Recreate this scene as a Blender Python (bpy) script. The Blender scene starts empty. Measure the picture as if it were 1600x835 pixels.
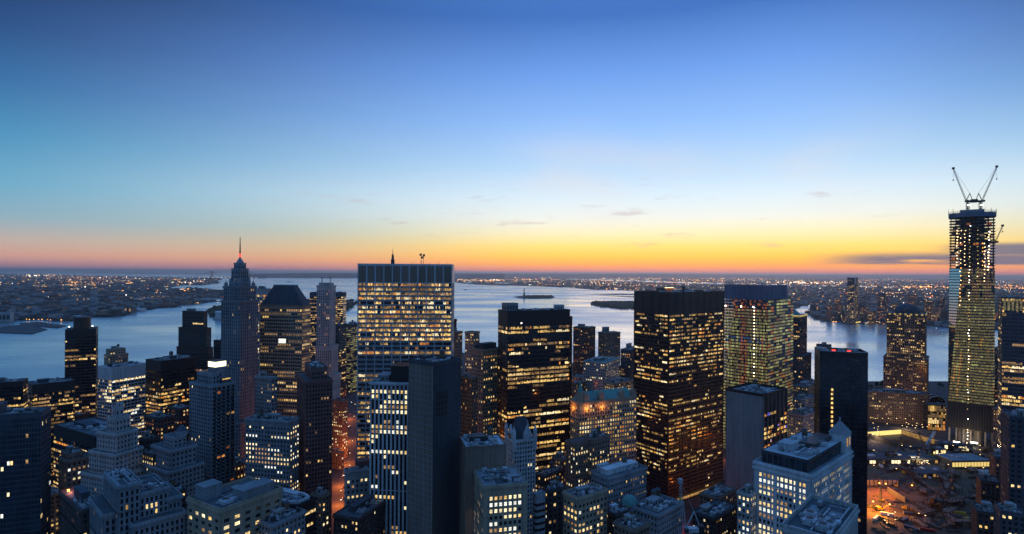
import bpy, math, random
from mathutils import Matrix, Vector
random.seed(11)
R = math.radians
scene = bpy.context.scene
COL = scene.collection

# ------------------------------------------------------------------ camera
F = 900.0            # focal length in photo pixels (photo is 1600 wide)
H = 242.0            # eye height above the streets
ROLL = math.atan(0.0068)
cam_d = bpy.data.cameras.new('camera'); cam = bpy.data.objects.new('camera', cam_d); COL.objects.link(cam)
cam_d.sensor_width = 36; cam_d.lens = 36 * F / 1600
cam_d.clip_start = 1; cam_d.clip_end = 400000
cam_d.shift_y = 9.9 / 1600
cr, sr = math.cos(ROLL), math.sin(ROLL)
cam.matrix_world = Matrix(((cr, -sr, 0, 0), (0, 0, -1, 0), (sr, cr, 0, H), (0, 0, 0, 1)))
scene.camera = cam

# ------------------------------------------------------------------ sky
def lin(c):
    return tuple(((v / 255) / 12.92 if v / 255 <= .04045 else ((v / 255 + .055) / 1.055) ** 2.4) for v in c)

SUN_AZ = R(18)       # the set sun is this far right of the view axis (+Y)
world = bpy.data.worlds.new('World'); scene.world = world; world.use_nodes = True
def build_world():
    nt = world.node_tree; nt.nodes.clear(); N = nt.nodes.new; L = nt.links.new
    out = N('ShaderNodeOutputWorld'); bg = N('ShaderNodeBackground'); L(bg.outputs[0], out.inputs[0])
    tc = N('ShaderNodeTexCoord'); sep = N('ShaderNodeSeparateXYZ'); L(tc.outputs['Generated'], sep.inputs[0])
    def M(op, a, b=None, c=None, clamp=False):
        n = N('ShaderNodeMath'); n.operation = op; n.use_clamp = clamp
        for i, v in enumerate((a, b, c)):
            if v is None: continue
            if isinstance(v, (int, float)): n.inputs[i].default_value = v
            else: L(v, n.inputs[i])
        return n.outputs[0]
    def ramp(fac, stops):
        n = N('ShaderNodeValToRGB'); cr_ = n.color_ramp; cr_.interpolation = 'EASE' if False else 'LINEAR'
        while len(cr_.elements) > 1: cr_.elements.remove(cr_.elements[-1])
        for i, (p, c) in enumerate(stops):
            e = cr_.elements[0] if i == 0 else cr_.elements.new(p)
            e.position = p; e.color = (*c, 1)
        L(fac, n.inputs[0]); return n.outputs[0]
    def mix(f, a, b, mode='MIX'):
        n = N('ShaderNodeMix'); n.data_type = 'RGBA'; n.blend_type = mode
        for s, v in ((n.inputs[0], f), (n.inputs[6], a), (n.inputs[7], b)):
            if isinstance(v, (int, float)): s.default_value = v
            elif isinstance(v, tuple): s.default_value = v
            else: L(v, s)
        return n.outputs[2]
    x, y, z = sep.outputs
    az = M('ARCTAN2', x, y)                      # azimuth from the view axis, right positive
    el = M('ARCSINE', z)                         # elevation
    # elevation in radians mapped with a root, so that the ramp has room near the horizon
    t = M('POWER', M('DIVIDE', M('MAXIMUM', el, 0.0), 1.5708, clamp=True), 0.5)
    def stops(tab):
        return [(min(1, math.sqrt(max(0, e) / 90.0)), lin(c)) for e, c in tab]
    A = ramp(t, stops([(0, (262, 172, 162)), (.35, (274, 158, 120)), (.9, (280, 182, 78)), (1.7, (278, 210, 80)), (2.7, (268, 228, 122)),
                       (4.0, (252, 238, 190)), (5.5, (236, 240, 232)), (7.5, (214, 232, 244)), (10.5, (176, 210, 242)), (14.5, (140, 184, 242)),
                       (19, (106, 154, 228)), (24, (62, 110, 186)), (40, (80, 132, 202)), (90, (70, 124, 194))]))
    Bc = ramp(t, stops([(0, (136, 118, 142)), (.5, (182, 138, 146)), (1.2, (206, 158, 144)), (2.3, (182, 168, 164)), (4, (126, 164, 184)),
                        (6.5, (80, 154, 188)), (10, (44, 130, 174)), (14, (22, 92, 146)), (18, (10, 56, 108)), (22, (4, 30, 70)), (40, (56, 108, 172)), (90, (70, 124, 194))]))
    Cc = ramp(t, stops([(0, (76, 92, 120)), (8, (74, 110, 148)), (30, (68, 120, 176)), (90, (70, 124, 194))]))
    dphi = M('ABSOLUTE', M('SUBTRACT', az, SUN_AZ))
    dphi = M('MINIMUM', dphi, M('SUBTRACT', 6.28319, dphi))
    # right of the sun the glow dies a little faster up high than on the left
    def sm(v, a, b):
        n = N('ShaderNodeMapRange'); n.interpolation_type = 'SMOOTHSTEP'
        L(v, n.inputs[0]); n.inputs[1].default_value = a; n.inputs[2].default_value = b; return n.outputs[0]
    lo = M('SUBTRACT', 1.0, sm(dphi, R(9), R(72)))
    lo = M('MULTIPLY', lo, M('SUBTRACT', 1.0, M('MULTIPLY', M('MULTIPLY', M('SUBTRACT', 1.0, sm(el, R(2.5), R(8))), sm(dphi, R(12), R(46))), .5)))
    right = sm(az, R(22), R(60))
    lo = M('MULTIPLY', lo, M('SUBTRACT', 1.0, M('MULTIPLY', right, M('MULTIPLY', sm(el, R(3), R(20)), .75))))
    c = mix(lo, Bc, A)
    c = mix(sm(dphi, R(68), R(105)), c, Cc)
    # thin cloud bars: a bank at the right, wisps elsewhere
    comb = N('ShaderNodeCombineXYZ'); L(M('MULTIPLY', az, 5.0), comb.inputs[0]); L(M('MULTIPLY', el, 62.0), comb.inputs[1]); comb.inputs[2].default_value = 1.7
    n1 = N('ShaderNodeTexNoise'); n1.inputs['Scale'].default_value = 1.5; n1.inputs['Detail'].default_value = 5; n1.inputs['Roughness'].default_value = .55
    L(comb.outputs[0], n1.inputs['Vector'])
    def band(v, a, b, c_, d): return M('MULTIPLY', sm(v, a, b), M('SUBTRACT', 1.0, sm(v, c_, d)))
    nz = n1.outputs['Fac']
    bank = M('MULTIPLY', band(el, R(.75), R(1.1), R(1.45), R(2.2)), sm(az, R(26), R(33)))
    bank2 = M('MULTIPLY', band(el, R(.8), R(1.0), R(1.2), R(1.5)), sm(az, R(31), R(40)))
    bm = M('MAXIMUM', M('MULTIPLY', bank, sm(nz, .30, .46)), M('MULTIPLY', bank2, sm(nz, .2, .42)))
    bank3 = M('MULTIPLY', band(el, R(1.5), R(1.75), R(2.3), R(2.75)), sm(az, R(35), R(40)))
    bm = M('MAXIMUM', bm, M('MULTIPLY', bank3, sm(nz, .26, .40)))
    c = mix(M('MULTIPLY', bm, .9), c, (*lin((96, 104, 134)), 1))
    comb2 = N('ShaderNodeCombineXYZ'); L(M('MULTIPLY', az, 9.0), comb2.inputs[0]); L(M('MULTIPLY', el, 48.0), comb2.inputs[1]); comb2.inputs[2].default_value = 4.3
    n2 = N('ShaderNodeTexNoise'); n2.inputs['Scale'].default_value = 1.1; n2.inputs['Detail'].default_value = 6; n2.inputs['Roughness'].default_value = .6
    L(comb2.outputs[0], n2.inputs['Vector'])
    wis = M('MULTIPLY', sm(n2.outputs['Fac'], .58, .72), band(el, R(1.8), R(3.0), R(7), R(10.5)))
    wis = M('MULTIPLY', wis, band(az, R(-30), R(-5), R(28), R(36)))
    c = mix(M('MULTIPLY', wis, .42), c, (*lin((178, 158, 166)), 1))
    # wide soft veil, brighter cirrus
    comb3 = N('ShaderNodeCombineXYZ'); L(M('MULTIPLY', az, 4.0), comb3.inputs[0]); L(M('MULTIPLY', el, 12.0), comb3.inputs[1]); comb3.inputs[2].default_value = 9.1
    n3 = N('ShaderNodeTexNoise'); n3.inputs['Scale'].default_value = 1.0; n3.inputs['Detail'].default_value = 4; L(comb3.outputs[0], n3.inputs['Vector'])
    veil = M('MULTIPLY', sm(n3.outputs['Fac'], .4, .75), band(el, R(3), R(6), R(9), R(16)))
    veil = M('MULTIPLY', veil, band(az, R(-12), R(6), R(26), R(40)))
    c = mix(M('MULTIPLY', veil, .35), c, (*lin((226, 214, 214)), 1))
    # the physical sky of the sun just under the horizon, a faint share of the whole
    sky = N('ShaderNodeTexSky'); sky.sky_type = 'NISHITA'; sky.sun_disc = False
    sky.sun_elevation = R(-1.5); sky.sun_rotation = SUN_AZ
    c = mix(0.03, c, sky.outputs[0], 'ADD')
    c = mix(sm(z, -0.02, -0.001), (*lin((30, 40, 70)), 1), c)
    L(c, bg.inputs[0]); bg.inputs[1].default_value = 1.0
build_world()

# the last warm light over the horizon: weak, wide
sd = bpy.data.lights.new('sun', 'SUN'); sd.energy = 0.10; sd.angle = R(25); sd.color = (1, .62, .38)
so = bpy.data.objects.new('sun', sd); COL.objects.link(so)
d = Vector((math.sin(SUN_AZ) * math.cos(R(3)), math.cos(SUN_AZ) * math.cos(R(3)), math.sin(R(3))))
so.rotation_euler = d.to_track_quat('Z', 'Y').to_euler(); so.location = (0, 0, 900)

vs = scene.view_settings; vs.view_transform = 'Standard'; vs.look = 'None'; vs.exposure = 0.16; vs.gamma = 1; vs.use_curve_mapping = False
scene.cycles.use_denoising = True
scene.cycles.max_bounces = 5; scene.cycles.diffuse_bounces = 2; scene.cycles.glossy_bounces = 3; scene.cycles.transmission_bounces = 3
scene.cycles.transparent_max_bounces = 8; scene.cycles.volume_bounces = 0
scene.cycles.sample_clamp_indirect = 3; scene.cycles.caustics_reflective = False; scene.cycles.caustics_refractive = False
scene.cycles.volume_step_rate = 10

# ------------------------------------------------------------------ pixel <-> world
def UV(px, py):
    xc, yc = px - 800, 417.5 - py + 9.9
    return (xc * cr - yc * sr) / F, (xc * sr + yc * cr) / F
def P(px, py, Y):
    u, v = UV(px, py); return Vector((u * Y, Y, H + v * Y))
def G(px, py, z=0.0):
    u, v = UV(px, py); Y = (z - H) / v; return Vector((u * Y, Y, z))

# ------------------------------------------------------------------ materials
MATS = {}
def nodemat(name):
    m = bpy.data.materials.new(name); m.use_nodes = True; nt = m.node_tree
    b = nt.nodes['Principled BSDF']; MATS[name] = m
    return m, nt, b
def wallmat(name, col, rough=.85, var=.34, scale=.06, spec=.3, metal=0, fine=1.2):
    m, nt, b = nodemat(name); N = nt.nodes.new; L = nt.links.new
    g = N('ShaderNodeNewGeometry')
    mp = N('ShaderNodeMapping'); mp.inputs['Scale'].default_value = (1, 1, .35); L(g.outputs['Position'], mp.inputs[0])
    n = N('ShaderNodeTexNoise'); n.inputs['Scale'].default_value = scale; n.inputs['Detail'].default_value = 6; L(mp.outputs[0], n.inputs['Vector'])
    n2 = N('ShaderNodeTexNoise'); n2.inputs['Scale'].default_value = fine; n2.inputs['Detail'].default_value = 2; L(g.outputs['Position'], n2.inputs['Vector'])
    oi = N('ShaderNodeObjectInfo')
    mp2 = N('ShaderNodeMapping'); mp2.inputs['Scale'].default_value = (.9, .9, .03); L(g.outputs['Position'], mp2.inputs[0])
    n3 = N('ShaderNodeTexNoise'); n3.inputs['Scale'].default_value = .8; n3.inputs['Detail'].default_value = 3; L(mp2.outputs[0], n3.inputs['Vector'])
    a0 = N('ShaderNodeMath'); a0.operation = 'MULTIPLY_ADD'; L(n3.outputs['Fac'], a0.inputs[0]); a0.inputs[1].default_value = .9; L(n2.outputs['Fac'], a0.inputs[2])
    a1_ = N('ShaderNodeMath'); a1_.operation = 'SUBTRACT'; L(a0.outputs[0], a1_.inputs[0]); a1_.inputs[1].default_value = .45
    a = N('ShaderNodeMath'); a.operation = 'ADD'; L(n.outputs['Fac'], a.inputs[0]); L(a1_.outputs[0], a.inputs[1])
    a2 = N('ShaderNodeMath'); a2.operation = 'MULTIPLY_ADD'; L(oi.outputs['Random'], a2.inputs[0]); a2.inputs[1].default_value = .25; L(a.outputs[0], a2.inputs[2])
    mr = N('ShaderNodeMapRange'); L(a2.outputs[0], mr.inputs[0]); mr.inputs[1].default_value = .75; mr.inputs[2].default_value = 1.45
    mr.inputs[3].default_value = 1 - var; mr.inputs[4].default_value = 1 + var
    v = N('ShaderNodeVectorMath'); v.operation = 'SCALE'; v.inputs[0].default_value = col; L(mr.outputs[0], v.inputs['Scale'])
    L(v.outputs[0], b.inputs['Base Color'])
    b.inputs['Roughness'].default_value = rough; b.inputs['Specular IOR Level'].default_value = spec; b.inputs['Metallic'].default_value = metal
    return m
for nm, col in dict(stone_pale=(.42, .41, .40), stone_white=(.56, .57, .58), stone_grey=(.27, .28, .30), stone_tan=(.38, .29, .21), stone_brown=(.25, .17, .13),
                    brick_red=(.20, .10, .09), brick_dark=(.10, .075, .07), concrete=(.30, .30, .30), granite_dark=(.075, .08, .09), copper_green=(.13, .30, .27),
                    slate=(.08, .09, .11), roof_tar=(.10, .11, .12), roof_gravel=(.26, .27, .29), roof_pale=(.5, .52, .55), asphalt=(.05, .05, .055), earth=(.14, .11, .08),
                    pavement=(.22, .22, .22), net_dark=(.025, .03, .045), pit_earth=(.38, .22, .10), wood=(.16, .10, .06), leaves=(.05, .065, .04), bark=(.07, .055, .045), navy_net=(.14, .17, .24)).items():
    wallmat(nm, col)
wallmat('steel_black', (.022, .022, .025), rough=.5, spec=.4, var=.15)
wallmat('steel_bronze', (.045, .036, .034), rough=.5, spec=.4, var=.15)
wallmat('metal_pale', (.5, .52, .55), rough=.45, metal=.3)
wallmat('metal_dark', (.07, .075, .08), rough=.5, metal=.3)
wallmat('paint_red', (.45, .04, .03), rough=.5)
wallmat('paint_white', (.75, .76, .78), rough=.5)
wallmat('paint_yellow', (.6, .4, .05), rough=.5)
wallmat('car_blue', (.03, .05, .12), rough=.35, spec=.5)
def glass(name, col, rough, spec=.6):
    m, nt, b = nodemat(name); N = nt.nodes.new; L = nt.links.new
    g = N('ShaderNodeNewGeometry'); n = N('ShaderNodeTexNoise'); n.inputs['Scale'].default_value = .12; n.inputs['Detail'].default_value = 1; L(g.outputs['Position'], n.inputs['Vector'])
    mr = N('ShaderNodeMapRange'); L(n.outputs['Fac'], mr.inputs[0]); mr.inputs[1].default_value = .3; mr.inputs[2].default_value = .7; mr.inputs[3].default_value = .4; mr.inputs[4].default_value = 1.7
    v = N('ShaderNodeVectorMath'); v.operation = 'SCALE'; v.inputs[0].default_value = col; L(mr.outputs[0], v.inputs['Scale']); L(v.outputs[0], b.inputs['Base Color'])
    b.inputs['Roughness'].default_value = rough; b.inputs['Specular IOR Level'].default_value = spec
    return m
glass('glass_dark', (.012, .016, .024), .12)
glass('glass_blue', (.03, .045, .06), .16)
glass('glass_curtain', (.06, .07, .07), .22)
m = glass('glass_mirror', (.62, .62, .64), .04, 1.0); m.node_tree.nodes['Principled BSDF'].inputs['Metallic'].default_value = 1
for n_ in list(m.node_tree.nodes):
    if n_.type == 'MAP_RANGE': n_.inputs[3].default_value = .9; n_.inputs[4].default_value = 1.05

def litmat(name, col, strength, contrast=.8, sc=.55):
    """a lit room behind a pane: uneven light of lamps, blinds and furniture, brighter toward the ceiling"""
    m, nt, b = nodemat(name); N = nt.nodes.new; L = nt.links.new
    g = N('ShaderNodeNewGeometry')
    n = N('ShaderNodeTexNoise'); n.inputs['Scale'].default_value = sc; n.inputs['Detail'].default_value = 2; n.inputs['Roughness'].default_value = .7; L(g.outputs['Position'], n.inputs['Vector'])
    oi = N('ShaderNodeObjectInfo')
    mr = N('ShaderNodeMapRange'); L(n.outputs['Fac'], mr.inputs[0]); mr.inputs[1].default_value = .32; mr.inputs[2].default_value = .68
    strength *= 1.18
    mr.inputs[3].default_value = strength * (1 - contrast); mr.inputs[4].default_value = strength * (1 + contrast * .55)
    k = N('ShaderNodeMapRange'); L(oi.outputs['Random'], k.inputs[0]); k.inputs[3].default_value = .6; k.inputs[4].default_value = 1.25
    mu = N('ShaderNodeMath'); mu.operation = 'MULTIPLY'; L(mr.outputs[0], mu.inputs[0]); L(k.outputs[0], mu.inputs[1])
    L(mu.outputs[0], b.inputs['Emission Strength'])
    b.inputs['Emission Color'].default_value = (*col, 1); b.inputs['Base Color'].default_value = (.05, .05, .05, 1)
    b.inputs['Roughness'].default_value = .2
    m.cycles.emission_sampling = 'NONE'
    return m
litmat('lit_gold', (1, .62, .18), .95); litmat('lit_gold_dim', (1, .54, .15), .34); litmat('lit_warm', (1, .68, .28), 1.05); litmat('lit_warm_dim', (1, .58, .24), .36)
litmat('lit_pale', (1, .82, .46), 1.15, .5); litmat('lit_white', (.95, .95, .82), 1.1, .5); litmat('lit_cool', (.55, .75, .95), .55); litmat('lit_orange', (1, .36, .06), .75)
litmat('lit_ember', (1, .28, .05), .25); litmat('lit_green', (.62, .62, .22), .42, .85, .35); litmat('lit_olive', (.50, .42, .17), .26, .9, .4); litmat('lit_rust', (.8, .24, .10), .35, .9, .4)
litmat('lit_dusk', (1, .6, .26), .16, .9); litmat('lit_rust_low', (.6, .24, .1), .22, .6)
litmat('lit_violet', (.22, .2, 1), .9, .6)
def lampmat(name, col, s):
    m, nt, b = nodemat(name); b.inputs['Base Color'].default_value = (0, 0, 0, 1)
    b.inputs['Emission Color'].default_value = (*col, 1); b.inputs['Emission Strength'].default_value = s; m.cycles.emission_sampling = 'NONE'
    return m
lampmat('lamp_sodium', (1, .40, .08), 5); lampmat('lamp_warm', (1, .66, .30), 5); lampmat('lamp_white', (1, .93, .78), 7); lampmat('lamp_red', (1, .04, .03), 3)
lampmat('lamp_green', (.3, 1, .55), 3); lampmat('lamp_blue', (.3, .5, 1), 3); lampmat('lamp_crown', (1, .92, .62), 2.2); lampmat('pool_wall_glow', (1, .72, .22), 1.15)
lampmat('lamp_trail', (1, .50, .28), 1.0); lampmat('lamp_niche', (1, .34, .04), 1.5); lampmat('lamp_soft_gold', (1, .72, .22), .8)
PAL = dict(
    gold=['lit_gold', 'lit_gold', 'lit_gold', 'lit_gold_dim', 'lit_gold_dim', 'lit_gold_dim', 'lit_warm', 'lit_warm_dim', 'lit_pale', 'lit_dusk', 'lit_dusk', 'lit_orange'],
    warm=['lit_warm', 'lit_warm', 'lit_gold', 'lit_gold_dim', 'lit_warm_dim', 'lit_pale', 'lit_pale'],
    pale=['lit_pale', 'lit_pale', 'lit_warm', 'lit_white', 'lit_warm_dim', 'lit_gold'],
    white=['lit_white', 'lit_pale', 'lit_pale', 'lit_warm_dim', 'lit_warm'],
    ember=['lit_ember', 'lit_orange', 'lit_gold_dim', 'lit_gold_dim', 'lit_warm', 'lit_ember'],
    dim=['lit_gold_dim', 'lit_warm_dim', 'lit_dusk', 'lit_warm', 'lit_warm_dim', 'lit_gold', 'lit_dusk'],
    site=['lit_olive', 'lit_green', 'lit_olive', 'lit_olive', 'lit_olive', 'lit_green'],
    sitered=['lit_rust_low', 'lit_rust_low', 'lit_olive', 'lit_rust'],
    violet=['lit_gold', 'lit_violet', 'lit_orange', 'lit_gold', 'lit_ember'])

# ------------------------------------------------------------------ mesh collecting
class MB:
    def __init__(s): s.v = []; s.f = []; s.m = []; s.mats = []
    def mi(s, name):
        if name not in s.mats: s.mats.append(name)
        return s.mats.index(name)
    def face(s, pts, mat):
        k = len(s.v); s.v += [tuple(p) for p in pts]; s.f.append(tuple(range(k, k + len(pts)))); s.m.append(s.mi(mat))
    def box(s, x0, x1, y0, y1, z0, z1, mat, bottom=False):
        if x1 < x0: x0, x1 = x1, x0
        if y1 < y0: y0, y1 = y1, y0
        k = len(s.v); i = s.mi(mat)
        s.v += [(x0, y0, z0), (x1, y0, z0), (x1, y1, z0), (x0, y1, z0), (x0, y0, z1), (x1, y0, z1), (x1, y1, z1), (x0, y1, z1)]
        fs = [(0, 1, 5, 4), (1, 2, 6, 5), (2, 3, 7, 6), (3, 0, 4, 7), (4, 5, 6, 7), (3, 2, 1, 0)]
        for f in fs: s.f.append(tuple(k + j for j in f)); s.m.append(i)
    def fbox(s, fr, u0, u1, n0, n1, z0, z1, mat):
        """box in a facade frame fr = (ox, oy, ux, uy, nx, ny)"""
        ox, oy, ux, uy, nx, ny = fr; k = len(s.v); i = s.mi(mat)
        for z in (z0, z1):
            for u, n in ((u0, n1), (u1, n1), (u1, n0), (u0, n0)):
                s.v.append((ox + ux * u + nx * n, oy + uy * u + ny * n, z))
        for f in [(0, 1, 5, 4), (1, 2, 6, 5), (2, 3, 7, 6), (3, 0, 4, 7), (4, 5, 6, 7), (3, 2, 1, 0)]:
            s.f.append(tuple(k + j for j in f)); s.m.append(i)
    def prism(s, pts, z0, z1, mat, top=None, topmat=None):
        """pts ccw seen from above; top: other outline for the upper ring"""
        k = len(s.v); n = len(pts); top = top or pts; i = s.mi(mat)
        s.v += [(p[0], p[1], z0) for p in pts] + [(p[0], p[1], z1) for p in top]
        for j in range(n):
            s.f.append((k + j, k + (j + 1) % n, k + n + (j + 1) % n, k + n + j)); s.m.append(i)
        s.f.append(tuple(k + n + j for j in range(n))); s.m.append(s.mi(topmat) if topmat else i)
        s.f.append(tuple(k + n - 1 - j for j in range(n))); s.m.append(i)
    def cyl(s, x, y, r, z0, z1, mat, n=12, r1=None):
        r1 = r if r1 is None else r1
        a = [(x + r * math.cos(6.2832 * j / n), y + r * math.sin(6.2832 * j / n)) for j in range(n)]
        b = [(x + r1 * math.cos(6.2832 * j / n), y + r1 * math.sin(6.2832 * j / n)) for j in range(n)]
        s.prism(a, z0, z1, mat, b)
    def bar(s, p, q, w, mat):
        p, q = Vector(p), Vector(q); d_ = (q - p).normalized(); a = d_.cross(Vector((0, 0, 1)) if abs(d_.z) < .9 else Vector((1, 0, 0))).normalized(); b = d_.cross(a)
        k = len(s.v); i = s.mi(mat); h = w / 2
        for c in (p, q):
            for x, y in ((-h, -h), (h, -h), (h, h), (-h, h)): s.v.append(tuple(c + a * x + b * y))
        for f in [(0, 1, 5, 4), (1, 2, 6, 5), (2, 3, 7, 6), (3, 0, 4, 7), (4, 5, 6, 7), (3, 2, 1, 0)]:
            s.f.append(tuple(k + j for j in f)); s.m.append(i)
    def blob(s, x, y, z, rx, ry, rz, mat, jit=.25, n=7, rings=4):
        k = len(s.v); i = s.mi(mat)
        for a in range(1, rings):
            th = math.pi * a / rings
            for j in range(n):
                ph = 6.2832 * j / n; q = 1 + random.uniform(-jit, jit)
                s.v.append((x + rx * q * math.sin(th) * math.cos(ph), y + ry * q * math.sin(th) * math.sin(ph), z + rz * q * math.cos(th)))
        s.v += [(x, y, z + rz), (x, y, z - rz)]; t = k + n * (rings - 1)
        for a in range(rings - 2):
            for j in range(n):
                p0 = k + a * n + j; p1 = k + a * n + (j + 1) % n; s.f.append((p0, p0 + n, p1 + n, p1)); s.m.append(i)
        for j in range(n):
            s.f.append((t, k + j, k + (j + 1) % n)); s.m.append(i)
            s.f.append((t + 1, k + (rings - 2) * n + (j + 1) % n, k + (rings - 2) * n + j)); s.m.append(i)
    def mesh(s, name):
        me = bpy.data.meshes.new(name); me.from_pydata(s.v, [], s.f)
        for n in s.mats: me.materials.append(MATS[n])
        me.polygons.foreach_set('material_index', s.m); me.update(); return me
    def build(s, name, parent=None, **props):
        if not s.f: return None
        o = bpy.data.objects.new(name, s.mesh(name)); COL.objects.link(o)
        if parent: o.parent = parent
        for k_, v_ in props.items(): o[k_] = v_
        return o
def thing(name, label, cat, loc=(0, 0, 0), rz=0, group=None):
    o = bpy.data.objects.new(name, None); COL.objects.link(o); o.location = loc; o.rotation_euler = (0, 0, rz)
    o['label'] = label; o['category'] = cat
    if group: o['group'] = group
    return o
def copy_tree(o, parent=None):
    c = o.copy(); COL.objects.link(c); c.parent = parent
    for ch in [q for q in KIDS.get(o.name, [])]: copy_tree(ch, c)
    return c
KIDS = {}
def register(root):
    def rec(o):
        KIDS[o.name] = [q for q in bpy.data.objects if q.parent == o]
        for q in KIDS[o.name]: rec(q)
    rec(root)

# ------------------------------------------------------------------ facades
def ST(kind='grid', fh=3.9, bw=3.2, pf=.42, sf=.45, rel=.45, lit=.3, pal='gold', wall='stone_grey', top=2.5, bot=0, glass='glass_dark', sub=1, runs=.66, floorvar=.9, big=0, sp=None, hor=False, corner=0, dim=0, dark=()):
    return dict(locals())

def hor_black(wm): return wm in ('steel_black', 'steel_bronze', 'metal_pale', 'metal_dark', 'slate')
def lit_map(nb, nf, st, rnd):
    rows = []
    for f in range(nf):
        fr_ = f / max(1, nf - 1)
        k = st['lit'] * (1 + st['floorvar'] * rnd.uniform(-1, 1))
        if rnd.random() < .06 * st['floorvar']: k = min(.95, st['lit'] * 3)
        for (a, b) in st['dark']:
            if a <= fr_ <= b: k *= .06
        row = []; cur = None
        for i in range(nb):
            if i and rnd.random() < st['runs']: row.append(cur)
            else:
                cur = rnd.choice(PAL[st['pal']]) if rnd.random() < k else None
                row.append(cur)
        rows.append(row)
    return rows

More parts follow.
